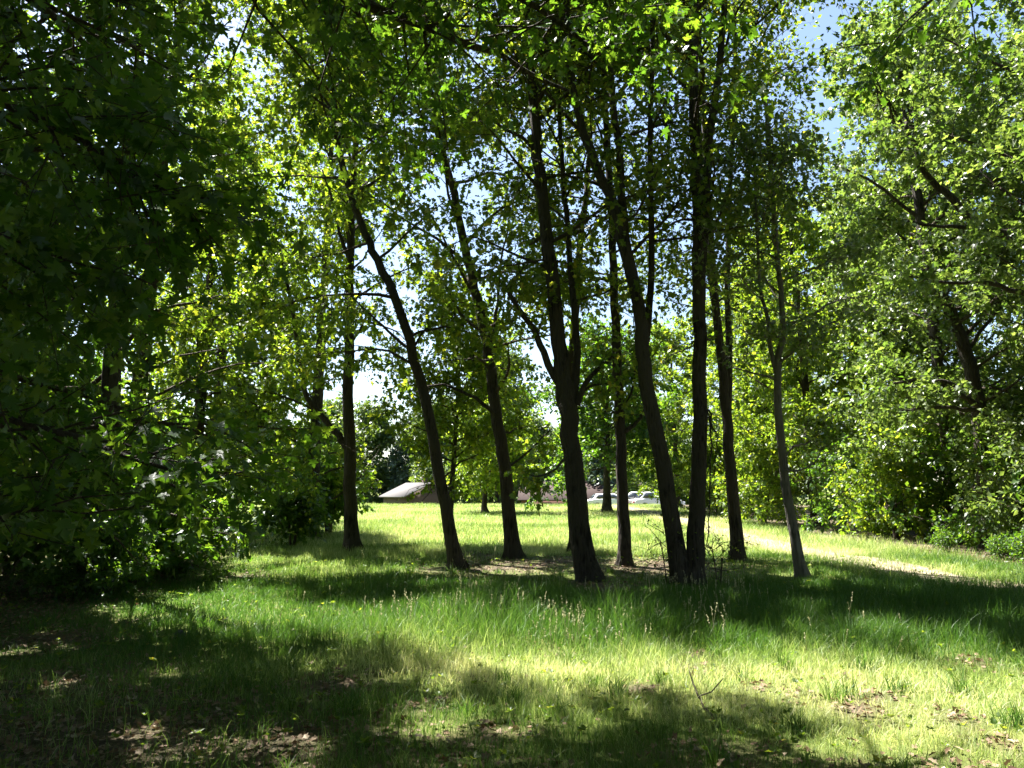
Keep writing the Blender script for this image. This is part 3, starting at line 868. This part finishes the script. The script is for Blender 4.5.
def house(label, x, y, rz, w, d, eave, ridge, brick, roofm, along):
    """ridge along local x ('x') or local y ('y')"""
    o = empty('brick_house', (x, y, float(ground_h(x, y)) - .1), label, 'house')
    o.rotation_euler.z = rz
    a = Acc()
    if along == 'y':
        prism(a, [(-w / 2, 0), (w / 2, 0), (w / 2, eave), (0, ridge - .05), (-w / 2, eave)], -d / 2, d / 2)
    else:
        n0 = Acc(); prism(n0, [(-d / 2, 0), (d / 2, 0), (d / 2, eave), (0, ridge - .05), (-d / 2, eave)], -w / 2, w / 2)
        V = np.concatenate(n0.v)[:, [1, 0, 2]]
        a.add(V, *n0.f)
    a.build('wall', brick, o)
    r = Acc()
    half = (w if along == 'y' else d) / 2; ln = (d if along == 'y' else w) / 2 + .4
    sl = (ridge - eave) / half; e = half + .45
    poly = [(-e, ridge - sl * e), (0, ridge), (e, ridge - sl * e), (e, ridge - sl * e + .14), (0, ridge + .14), (-e, ridge - sl * e + .14)]
    n0 = Acc(); prism(n0, poly, -ln, ln)
    V = np.concatenate(n0.v)
    if along == 'x':
        V = V[:, [1, 0, 2]]
    r.add(V, *n0.f); rf = r.build('roof', roofm, o)
    ch = Acc(); cx = (w * .22 if along == 'x' else .8)
    box(ch, cx, cx + .6, .3, .9, ridge - .6, ridge + .7); box(ch, cx - .06, cx + .66, .24, .96, ridge + .7, ridge + .8)
    ch.build('chimney', brick, rf)
    f = -d / 2
    for wx in (-w * .32, w * .12, w * .36):
        fr = Acc()
        box(fr, wx - .6, wx + .6, f - .05, f + .02, .95, 1.03); box(fr, wx - .6, wx + .6, f - .05, f + .02, 2.05, 2.13)
        box(fr, wx - .6, wx - .52, f - .045, f + .02, 1.03, 2.05); box(fr, wx + .52, wx + .6, f - .045, f + .02, 1.03, 2.05)
        wd = fr.build('window', FRAME, o)
        g = Acc(); box(g, wx - .52, wx + .52, f - .02, f - .005, 1.03, 2.05); g.build('pane', GLASS, wd)
    dr = Acc(); box(dr, -w * .12 - .45, -w * .12 + .45, f - .04, f - .004, 0, 2.05)
    dd = dr.build('door', plain('painted_door', (.2, .06, .05), .5), o)
    hn = Acc(); box(hn, -w * .12 + .3, -w * .12 + .36, f - .09, f - .04, .95, 1.08); hn.build('handle', FRAME, dd)
    return o
p = at(408, 500, 92)
house('brown house with a grey roof at the left end of the field', float(p[0]) + 1.2, 92, R(30), 6.0, 7, 2.9, 4.3, BRICK_BROWN, ROOF_GREY, 'y').location.z -= .2
p = at(578, 500, 90)
house('long red brick house behind the thickest forked trunk', float(p[0]) + 1.2, 90, R(-4), 15, 8, 2.5, 4.3, BRICK_RED, ROOF_RED, 'x').location.z -= .1

PAINT = plain('white_car_paint', (.8, .8, .8), .25, spec=.6, noise=.02)
PAINT_SILVER = plain('silver_car_paint', (.55, .56, .57), .3, spec=.6, noise=.02)
TYRE = plain('black_rubber', (.02, .02, .02), .8)
RIM = plain('alloy_rim', (.5, .5, .52), .3, metal=.8)
LAMP = plain('lamp_glass', (.75, .75, .7), .1, spec=.8)
LAMP_RED = plain('red_lamp_glass', (.4, .02, .02), .2)
def lathe_y(acc, prof, cx, cz, y0):
    a = np.linspace(0, 2 * np.pi, 20, endpoint=False)
    V = np.array([[[cx + r * math.cos(t), y0 + yy, cz + r * math.sin(t)] for t in a] for r, yy in prof])
    n = len(prof); i = np.arange(n - 1)[:, None] * 20; j = np.arange(20)[None]; k = (j + 1) % 20
    acc.add(V.reshape(-1, 3), np.stack([i + j, i + k, i + 20 + k, i + 20 + j], -1).reshape(-1, 4))
def car(label, x, y, rz, paint, tall=0.0):
    o = empty('parked_car', (x, y, float(ground_h(x, y))), label, 'car', 'cars parked beyond the field')
    o.rotation_euler.z = rz
    t = tall
    low = [(-2.2, .35), (-2.25, .6), (-2.15, .85 + t * .3), (-1.5, .93 + t * .3), (.95, .95 + t * .3), (1.9, .82 + t * .2), (2.2, .66), (2.25, .4), (2.1, .25), (-2.1, .25)]
    a = Acc(); prism(a, low, -.86, .86)
    roof = [(-1.75, .93 + t * .3), (-1.25, 1.38 + t), (.15, 1.42 + t), (.95, .95 + t * .3)]
    b2 = Acc(); n = len(roof)
    A = np.array([[px_, -.78 if k in (0, 3) else -.62, pz] for k, (px_, pz) in enumerate(roof)])
    B = A * [1, -1, 1]
    a.add(np.vstack([A, B]), np.array([[1, 2, 6, 5], [3, 2, 1, 0], [4, 5, 6, 7], [0, 1, 5, 4], [2, 3, 7, 6]]))
    bd = a.build('body', paint, o)
    mod = bd.modifiers.new('bevel', 'BEVEL'); mod.width = .06; mod.segments = 3; mod.limit_method = 'ANGLE'
    for nm, quad in (('windscreen', [(.30, -.60, 1.34 + t), (.30, .60, 1.34 + t), (.90, .70, .99 + t * .3), (.90, -.70, .99 + t * .3)]),
                     ('rear_window', [(-1.36, -.6, 1.32 + t), (-1.36, .6, 1.32 + t), (-1.72, .7, .99 + t * .3), (-1.72, -.7, .99 + t * .3)])):
        q = np.array(quad); g = Acc(); sx = .02 if nm == 'windscreen' else -.02
        g.add(np.vstack([q + [sx, 0, .02], q + [sx * 2, 0, .035]]), np.array([[0, 1, 2, 3], [7, 6, 5, 4], [0, 4, 5, 1], [1, 5, 6, 2], [2, 6, 7, 3], [3, 7, 4, 0]]))
        g.build(nm, GLASS, o)
    for s in (-1, 1):
        g = Acc()
        for x0, x1, x2, x3 in ((-1.5, -1.2, -.5, -.5), (-.42, -.42, .1, .7)):
            q = np.array([(x0, s * .80, 1.0 + t * .3), (x1, s * .665, 1.33 + t), (x2, s * .665, 1.33 + t), (x3, s * .80, 1.0 + t * .3)])
            g.add(np.vstack([q, q + [0, s * .015, 0]]), np.array([[0, 1, 2, 3], [7, 6, 5, 4], [0, 4, 5, 1], [1, 5, 6, 2], [2, 6, 7, 3], [3, 7, 4, 0]]))
        g.build('side_window', GLASS, o)
        for wx in (-1.35, 1.35):
            ty = Acc(); lathe_y(ty, [(.2, -.1), (.31, -.1), (.33, -.06), (.33, .06), (.31, .1), (.2, .1)], wx, .32, s * .82)
            wh = ty.build('wheel', TYRE, o, True)
            rm = Acc(); lathe_y(rm, [(.02, s * .10), (.08, s * .10), (.1, s * .07), (.2, s * .09), (.205, s * .05)], wx, .32, s * .82); rm.build('rim', RIM, wh, True)
        h = Acc(); box(h, 2.12, 2.22, s * .62 - .16, s * .62 + .16, .58, .72); h.build('headlight', LAMP, o)
        h = Acc(); box(h, -2.28, -2.18, s * .66 - .12, s * .66 + .12, .62, .8); h.build('tail_light', LAMP_RED, o)
    return o
for px_, Y_, rz, pm, tl, lab in [(657, 67, R(8), PAINT, .15, 'white car parked right of the slender straight tree'),
                             (633, 69, R(170), PAINT_SILVER, .35, 'pale taller car between the two white cars'),
                             (611, 67, R(5), PAINT, .0, 'low white car parked left of the slender straight tree')]:
    car(lab, float(at(px_, 500, Y_)[0]), Y_, rz, pm, tl)

# ------------------------------------------------------------------ ground, path
PATH_X = lambda y: 7.7 + .25 * np.sin(np.asarray(y) * .21) - .02 * np.clip(np.asarray(y) - 25, 0, 99)
def axis(parts):
    return np.unique(np.concatenate([np.arange(a, b, s) for a, b, s in parts]))
gx = axis([(-900, -120, 60), (-120, -30, 8), (-30, -14, 1), (-14, 14, .3), (14, 30, 1), (30, 120, 8), (120, 901, 60)])
gy = axis([(-300, -20, 40), (-20, 2, 2), (2, 26, .3), (26, 60, .8), (60, 130, 3), (130, 400, 25), (400, 1600, 150)])
X, Yg = np.meshgrid(gx, gy)
V = np.stack([X, Yg, ground_h(X, Yg)], -1).reshape(-1, 3)
nx, ny = len(gx), len(gy)
i = np.arange(ny - 1)[:, None] * nx; j = np.arange(nx - 1)[None]
F = np.stack([i + j, i + j + 1, i + nx + j + 1, i + nx + j], -1).reshape(-1, 4)

# how lush / dry / bare the turf is: what grows where, plus some painted sun and shade
BARE = [(at(250, 576, 1), 1)]
def bare_spots():
    L = []
    for px_, py_, r_ in [(252, 576, .7), (505, 566, 1.7), (655, 567, 2.0), (600, 586, .9), (560, 560, 1.2), (430, 570, .5), (480, 556, .9), (975, 663, .25), (770, 690, .2), (890, 700, .18),
                         (860, 712, .25), (700, 655, .2), (960, 720, .2), (800, 700, .2), (640, 690, .2), (1000, 745, .2), (560, 655, .2), (420, 708, .3), (210, 730, .5), (150, 700, .6), (60, 690, 1.0), (60, 640, .9), (330, 690, .5), (300, 740, .6),
                         (100, 750, .6), (480, 735, .3), (620, 600, .3), (700, 668, .25)]:
        p_ = base_of(px_, py_); L.append((p_[0], p_[1], r_))
    return L
SPOTS = bare_spots()
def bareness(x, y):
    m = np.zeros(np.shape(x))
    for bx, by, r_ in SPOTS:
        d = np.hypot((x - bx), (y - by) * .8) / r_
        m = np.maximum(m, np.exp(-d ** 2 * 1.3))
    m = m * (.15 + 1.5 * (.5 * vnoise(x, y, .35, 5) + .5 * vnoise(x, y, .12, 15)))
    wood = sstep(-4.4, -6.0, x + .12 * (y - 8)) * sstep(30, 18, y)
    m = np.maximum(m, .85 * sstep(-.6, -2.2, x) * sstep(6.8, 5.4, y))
    m = np.maximum(m, .7 * sstep(6.0, 5.0, y + .25 * x) * sstep(.25, .75, .6 * vnoise(x, y, .5, 16) + .4 * vnoise(x, y, .15, 17)))  # sparse turf on dark soil, extended to deepen the foreground shade
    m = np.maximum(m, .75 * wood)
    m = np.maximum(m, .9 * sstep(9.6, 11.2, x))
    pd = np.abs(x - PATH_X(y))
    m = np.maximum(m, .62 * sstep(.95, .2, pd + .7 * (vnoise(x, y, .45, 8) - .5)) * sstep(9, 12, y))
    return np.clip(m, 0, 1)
def dryness_and_sun(x, y):
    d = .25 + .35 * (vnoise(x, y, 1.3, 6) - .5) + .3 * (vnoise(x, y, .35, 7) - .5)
    d = d + .5 * sstep(9.4, 6.6, y + .25 * x) * sstep(-2.8, -.6, x) * sstep(5.3, 6.3, y + .45 * x)      # dry front strip, with sun paleness painted in and held back in shade
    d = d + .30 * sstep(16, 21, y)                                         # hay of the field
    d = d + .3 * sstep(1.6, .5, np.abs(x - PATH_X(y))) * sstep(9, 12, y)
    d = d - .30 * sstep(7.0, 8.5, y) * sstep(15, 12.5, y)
    d = d + .45 * (vnoise(np.asarray(x) * .35, y, 1.7, 61) - .5) * sstep(15, 20, y)  # straw streaks, with stripe shadows painted into the same tone
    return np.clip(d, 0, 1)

GROUND, t, out = new_mat('turf_soil')
tc = t.nodes.new('ShaderNodeTexCoord')
at_b = t.nodes.new('ShaderNodeAttribute'); at_b.attribute_name = 'bare'
n1 = t.nodes.new('ShaderNodeTexNoise'); n1.inputs['Scale'].default_value = .9; n1.inputs['Detail'].default_value = 8
n2 = t.nodes.new('ShaderNodeTexNoise'); n2.inputs['Scale'].default_value = 28; n2.inputs['Detail'].default_value = 8; n2.inputs['Roughness'].default_value = .7
for n in (n1, n2): t.links.new(tc.outputs['Object'], n.inputs['Vector'])
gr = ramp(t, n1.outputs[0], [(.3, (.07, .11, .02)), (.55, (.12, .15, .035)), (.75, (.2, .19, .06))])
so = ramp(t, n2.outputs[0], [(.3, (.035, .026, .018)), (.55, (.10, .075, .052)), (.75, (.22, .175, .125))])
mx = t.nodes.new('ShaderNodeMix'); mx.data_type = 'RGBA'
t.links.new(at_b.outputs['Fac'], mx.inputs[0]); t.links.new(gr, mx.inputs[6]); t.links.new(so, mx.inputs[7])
p = t.nodes.new('ShaderNodeBsdfPrincipled'); p.inputs['Roughness'].default_value = .95; p.inputs['Specular IOR Level'].default_value = .1
t.links.new(mx.outputs[2], p.inputs['Base Color'])
bp = t.nodes.new('ShaderNodeBump'); bp.inputs['Strength'].default_value = .8; bp.inputs['Distance'].default_value = .04
t.links.new(n2.outputs[0], bp.inputs['Height']); t.links.new(bp.outputs[0], p.inputs['Normal'])
t.links.new(p.outputs[0], out.inputs[0])
a = Acc(); a.add(V, F)
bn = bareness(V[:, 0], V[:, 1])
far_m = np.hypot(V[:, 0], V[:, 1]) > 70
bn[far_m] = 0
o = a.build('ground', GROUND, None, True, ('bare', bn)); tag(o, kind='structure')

PATHM, t, out = new_mat('dry_earth')
tc = t.nodes.new('ShaderNodeTexCoord')
n1 = t.nodes.new('ShaderNodeTexNoise'); n1.inputs['Scale'].default_value = 6; n1.inputs['Detail'].default_value = 9; n1.inputs['Roughness'].default_value = .7
t.links.new(tc.outputs['Object'], n1.inputs['Vector'])
c = ramp(t, n1.outputs[0], [(.3, (.13, .105, .07)), (.5, (.23, .19, .13)), (.7, (.32, .275, .20))])
p = t.nodes.new('ShaderNodeBsdfPrincipled'); p.inputs['Roughness'].default_value = .95; p.inputs['Specular IOR Level'].default_value = .1
t.links.new(c, p.inputs['Base Color'])
bp = t.nodes.new('ShaderNodeBump'); bp.inputs['Strength'].default_value = .7; bp.inputs['Distance'].default_value = .03
t.links.new(n1.outputs[0], bp.inputs['Height']); t.links.new(bp.outputs[0], p.inputs['Normal'])
t.links.new(p.outputs[0], out.inputs[0])
ys = np.arange(8.5, 58, .25); us = np.linspace(-1, 1, 9)
wd = .5 + .4 * vnoise(ys, ys * 0, 1.2, 9)
wl = .5 + .4 * vnoise(ys, ys * 0 + 5, 1.0, 4)
PX = PATH_X(ys)[:, None] + np.where(us[None] > 0, us[None] * wd[:, None], us[None] * wl[:, None])
PY = np.repeat(ys[:, None], 9, 1)
PZ = ground_h(PX, PY) + .022 * (1 - .9 * np.abs(us[None]) ** 4) + .002
a = Acc()
i = np.arange(len(ys) - 1)[:, None] * 9; j = np.arange(8)[None]
a.add(np.stack([PX, PY, PZ], -1).reshape(-1, 3), np.stack([i + j, i + j + 1, i + 9 + j + 1, i + 9 + j], -1).reshape(-1, 4))
tag(a.build('path', PATHM, None, True), kind='structure')

# ------------------------------------------------------------------ grass
GRASS, t, out = new_mat('grass_blade')
g = t.nodes.new('ShaderNodeNewGeometry')
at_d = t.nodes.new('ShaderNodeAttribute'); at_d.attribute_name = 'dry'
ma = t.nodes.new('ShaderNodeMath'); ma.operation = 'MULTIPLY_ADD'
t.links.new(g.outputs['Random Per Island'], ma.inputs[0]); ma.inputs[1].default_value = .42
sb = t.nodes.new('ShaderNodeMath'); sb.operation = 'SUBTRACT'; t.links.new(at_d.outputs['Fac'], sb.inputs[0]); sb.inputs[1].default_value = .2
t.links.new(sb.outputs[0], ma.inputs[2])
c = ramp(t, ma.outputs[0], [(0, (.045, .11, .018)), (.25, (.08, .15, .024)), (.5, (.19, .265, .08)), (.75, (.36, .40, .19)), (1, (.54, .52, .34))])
p = t.nodes.new('ShaderNodeBsdfPrincipled'); p.inputs['Roughness'].default_value = .5; p.inputs['Specular IOR Level'].default_value = .35
t.links.new(c, p.inputs['Base Color'])
mu = t.nodes.new('ShaderNodeMix'); mu.data_type = 'RGBA'; mu.blend_type = 'MULTIPLY'; mu.inputs[0].default_value = 1
t.links.new(c, mu.inputs[6]); mu.inputs[7].default_value = (1.5, 1.5, .9, 1)
tr = t.nodes.new('ShaderNodeBsdfTranslucent'); t.links.new(mu.outputs[2], tr.inputs[0])
ms = t.nodes.new('ShaderNodeMixShader'); ms.inputs[0].default_value = .45
t.links.new(p.outputs[0], ms.inputs[1]); t.links.new(tr.outputs[0], ms.inputs[2]); t.links.new(ms.outputs[0], out.inputs[0])

def blades(acc, x, y, h, w, segs, lean, dry, D):
    n = len(x)
    z = ground_h(x, y) - .01
    az = rng.uniform(0, 6.283, n)
    bd = np.stack([np.cos(az), np.sin(az), np.zeros(n)], 1)
    wa = rng.uniform(0, 6.283, n)
    wv = np.stack([np.cos(wa), np.sin(wa), np.zeros(n)], 1)
    ln = np.abs(rng.normal(0, lean, n)) + .08
    ks = np.linspace(0, 1, segs + 1)
    rows = []
    b0 = np.stack([x, y, z], 1)
    for k in ks:
        c = b0 + bd * (h * ln * k ** 1.8)[:, None] + np.array([0, 0, 1.0]) * (h * (k - .28 * np.minimum(ln, 1.6) * k ** 2.2))[:, None]
        ww = (w * (1 - k ** 1.6) + .0004)[:, None] * .5
        if k < 1:
            rows += [c - wv * ww, c + wv * ww]
        else:
            rows.append(c)
    V = np.stack(rows, 1); m = V.shape[1]
    base = np.arange(n)[:, None, None] * m
    q = np.array([[2 * s, 2 * s + 1, 2 * s + 3, 2 * s + 2] for s in range(segs - 1)]).reshape(-1, 4)
    tri = np.array([[2 * segs - 2, 2 * segs - 1, 2 * segs]])
    fs = [(base + tri[None]).reshape(-1, 3)]
    if len(q): fs.insert(0, (base + q[None]).reshape(-1, 4))
    acc.add(V.reshape(-1, 3), *fs)
    D.append(np.repeat(dry, m))

def height(x, y):
    h = .085 + .09 * vnoise(x, y, .9, 1) + .05 * vnoise(x, y, .3, 4)
    band = sstep(7.2, 8.4, y) * sstep(13.5, 11, y) * sstep(-2.2, -.8, x)
    h = h + band * (.02 + .15 * vnoise(x, y, .75, 12) ** 2 + .16 * vnoise(x, y, .28, 13) ** 3)
    tuft = np.exp(-(((x + .35) / .45) ** 2 + ((y - 9.3) / .7) ** 2)) + .8 * np.exp(-(((x - 1.3) / .7) ** 2 + ((y - 8.9) / .6) ** 2))
    h = h + .30 * tuft
    h = h + .10 * sstep(16, 22, y) * vnoise(x, y, 1.6, 14) - .03 * sstep(30, 40, y)
    h = h * (1 - .35 * sstep(7.6, 6.2, y) * sstep(-1.5, 0, x))
    for bx, by, r_ in SPOTS[1:6]:
        h = h * (1 - .6 * np.exp(-((x - bx) ** 2 + ((y - by + .5) * .7) ** 2) / r_ ** 2))
    wood = sstep(-3.0, -5.0, x + .12 * (y - 8)) * sstep(30, 18, y)
    return h * (1 - .4 * wood)

acc = Acc(); D = []
for y0, y1, dens, w, segs in [(3.2, 6, 3600, .0042, 3), (6, 9, 2500, .0052, 3), (9, 14, 1500, .0075, 3), (14, 21, 760, .0095, 2), (21, 33, 330, .013, 2), (33, 58, 130, .02, 1)]:
    xl, xr = -.72 * y1 - 1.2, min(.72 * y1 + 1.2, 11.5)
    xl = max(xl, -12)
    n = int(dens * (xr - xl) * (y1 - y0))
    x = rng.uniform(xl, xr, n); y = rng.uniform(y0, y1, n)
    # clumping
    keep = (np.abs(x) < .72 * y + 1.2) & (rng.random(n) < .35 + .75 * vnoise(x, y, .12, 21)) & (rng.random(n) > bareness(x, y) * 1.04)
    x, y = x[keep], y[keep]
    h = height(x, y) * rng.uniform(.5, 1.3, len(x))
    dry = np.clip(dryness_and_sun(x, y) + rng.normal(0, .10, len(x)), 0, 1)
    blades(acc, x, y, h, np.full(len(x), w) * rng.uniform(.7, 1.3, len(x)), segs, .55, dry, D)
# taller arching tufts
for _ in range(170):
    ty = rng.uniform(4.5, 16); tx = rng.uniform(-.66 * ty, .66 * ty)
    if bareness(np.array([tx]), np.array([ty]))[0] > .5: continue
    n = rng.integers(25, 60)
    x = tx + rng.normal(0, .045, n); y = ty + rng.normal(0, .045, n)
    blades(acc, x, y, rng.uniform(.12, .27, n) * rng.uniform(.6, 1.2), np.full(n, .0055 + .0004 * ty), 4, .6, np.full(n, rng.uniform(0, .3)), D)
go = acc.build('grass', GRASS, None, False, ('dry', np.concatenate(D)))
tag(go, 'rough sunlit and shaded meadow grass', 'grass', kind='stuff')

# broad leaved weeds close to the ground
wa = Acc(); P_, D_, N_, S_ = [], [], [], []
for _ in range(1500):
    ty = rng.uniform(4, 17) ** 1.0; tx = rng.uniform(-.68 * ty, .68 * ty)
    if rng.random() > .25 + vnoise(tx, ty, 1.1, 41): continue
    m = rng.integers(4, 9); a0 = rng.uniform(0, 6.28, m); e0 = rng.uniform(.1, 1.0, m)
    d = np.stack([np.cos(a0) * np.cos(e0), np.sin(a0) * np.cos(e0), np.sin(e0)], 1)
    hz = rng.uniform(.01, .12)
    P_.append(np.array([tx, ty, float(ground_h(tx, ty)) + hz]) + d * .01); D_.append(d)
    N_.append(nrm(np.array([0, 0, 1.0]) + rng.normal(0, .3, (m, 3)))); S_.append(rng.uniform(.018, .05) * rng.uniform(.7, 1.2, m))
leaves(wa, np.concatenate(P_), np.concatenate(D_), np.concatenate(N_), np.concatenate(S_), 'lobed')
tag(wa.build('ground_weeds', LEAF_OAK), 'broad leaved weeds low in the grass', 'weeds', kind='stuff')

# seed heads of the taller grass
SEED = leaf_mat('seed_head', [(0, (.3, .3, .17)), (1, (.48, .45, .3))], (1.2, 1.2, 1), .35, .7, .2)
acc = Acc(); st = Acc(); LPp, LDd = [], []
n = 1900
y = rng.uniform(7.3, 12.6, n); x = rng.normal(.8, 1.6, n)
keep = rng.random(n) < np.clip(vnoise(x, y, .8, 31) * 1.4 - .62, 0, 1)
x, y = x[keep], y[keep]
n2_ = 700
yf = rng.uniform(13, 24, n2_); xf = rng.uniform(-3, 8, n2_)
kf = rng.random(n2_) < np.clip(vnoise(xf, yf, 1.2, 32) * 1.6 - .6, 0, 1)
x = np.concatenate([x, xf[kf]]); y = np.concatenate([y, yf[kf]])
h = rng.uniform(.2, .42, len(x)); z = ground_h(x, y)
A0 = np.stack([x, y, z], 1); B0 = A0 + np.stack([rng.normal(0, .06, len(x)), rng.normal(0, .06, len(x)), h], 1)
sticks(st, A0, B0, .0018, .001)
per = 14
u = rng.uniform(.78, 1.02, (len(x), per))
P = (A0[:, None] + (B0 - A0)[:, None] * u[..., None]).reshape(-1, 3)
d = nrm(np.array([0, 0, 1.0]) + rng.normal(0, .55, P.shape))
leaves(st, P, d, rng.normal(0, 1, P.shape), rng.uniform(.010, .02, len(P)), 'oval')
tag(st.build('grass_seed_heads', SEED), 'pale feathery seed heads standing over the taller grass', 'grass', kind='stuff')

# leaf litter
LITTER = leaf_mat('dead_leaf', [(0, (.09, .055, .03)), (.5, (.19, .125, .07)), (.85, (.22, .16, .10)), (1, (.32, .26, .18))], (1, .9, .7), .15, .7, .3)
acc = Acc()
n = 60000
y = rng.uniform(3.6, 21, n); x = rng.uniform(-1, 1, n) * (.72 * y + 1); x = np.minimum(x, 10.5 + rng.normal(0, .5, n))
keep = rng.random(n) < np.clip(bareness(x, y) * 1.2 - .12, np.where(x < .5, .05, .02), 1) * np.where(y > 13, .6, 1) * np.where(np.abs(x - PATH_X(y)) < .5, .12, 1)
x, y = x[keep], y[keep]
P = np.stack([x, y, ground_h(x, y) + rng.uniform(.008, .035, len(x))], 1)
d = nrm(np.stack([rng.normal(0, 1, len(x)), rng.normal(0, 1, len(x)), rng.normal(0, .3, len(x))], 1))
leaves(acc, P, d, nrm(np.array([0, 0, 1.0]) + rng.normal(0, .45, P.shape)), rng.uniform(.03, .065, len(x)), 'lobed')
tag(acc.build('fallen_leaves', LITTER), 'dry brown leaves scattered over the bare ground', 'leaf litter', kind='stuff')

# ------------------------------------------------------------------ things lying about
def fallen(label, pts, r0, r1, mat, leaf=None):
    P = np.array(pts, float)
    b = P[0].copy()
    o = empty('fallen_branch', b, label, 'branch')
    a = Acc(); Q = resample(P, 16); Q[1:-1] += rng.normal(0, .006, (14, 3))
    tube(a, Q - b, np.linspace(r0, r1, 16), 7, .06)
    k = 9
    side = nrm(np.cross(Q[k + 1] - Q[k], [0, 0, 1]))
    tube(a, np.array([Q[k], Q[k] + side * .1 + [0, 0, .03], Q[k] + side * .22 + (Q[-1] - Q[k]) * .4 + [0, 0, .05]]) - b, [r0 * .6, r0 * .5, r1], 6)
    a.build('stick', mat, o, True)
    if leaf:
        la = Acc(); n = 7
        pos = Q[-1] + rng.normal(0, .06, (n, 3)) + [0, 0, .05]
        leaves(la, pos - b, nrm(rng.normal(0, 1, (n, 3)) + [0, 0, -.1]), nrm(np.array([0, 0, 1]) + rng.normal(0, .4, (n, 3))), rng.uniform(.09, .14, n), 'maple')
        la.build('leaves', leaf, o)
    return o
def gp(px_, py_, up=.02):
    p_ = base_of(px_, py_); p_[2] += up
    return p_
fallen('pale curved fallen branch under the drooping maple at the left', [gp(165, 552, .10), gp(185, 560, .05), gp(198, 562, .05), gp(207, 553, .14)], .016, .006, DEADWOOD, LEAF_PALE)
fallen('dark forked stick lying in the lit grass below the twin trunk', [gp(715, 722, .02), gp(700, 708, .05), gp(690, 692, .16)], .010, .004, TWIG)
a = Acc()
uu = np.linspace(0, 2 * np.pi, 14, endpoint=False); vv = np.linspace(0, np.pi, 9)
S = np.array([[[math.cos(q) * math.sin(w), math.sin(q) * math.sin(w), math.cos(w)] for q in uu] for w in vv]).reshape(-1, 3)
S = S * (1 + .18 * (vnoise(S[:, 0] * 2 + S[:, 2], S[:, 1] * 2, .6, 3)[:, None] - .5) * 2) * np.array([.055, .05, .06])
i = np.arange(8)[:, None] * 14; j = np.arange(14)[None]; k = (j + 1) % 14
a.add(S, np.stack([i + j, i + 14 + j, i + 14 + k, i + k], -1).reshape(-1, 4))
o = a.build('stone', plain('dark_stone', (.05, .05, .05), .9, scale=40), None, True)
p_ = gp(179, 640, .04); o.location = p_
tag(o, 'small dark stone at the edge of the sunlit grass on the left', 'stone')
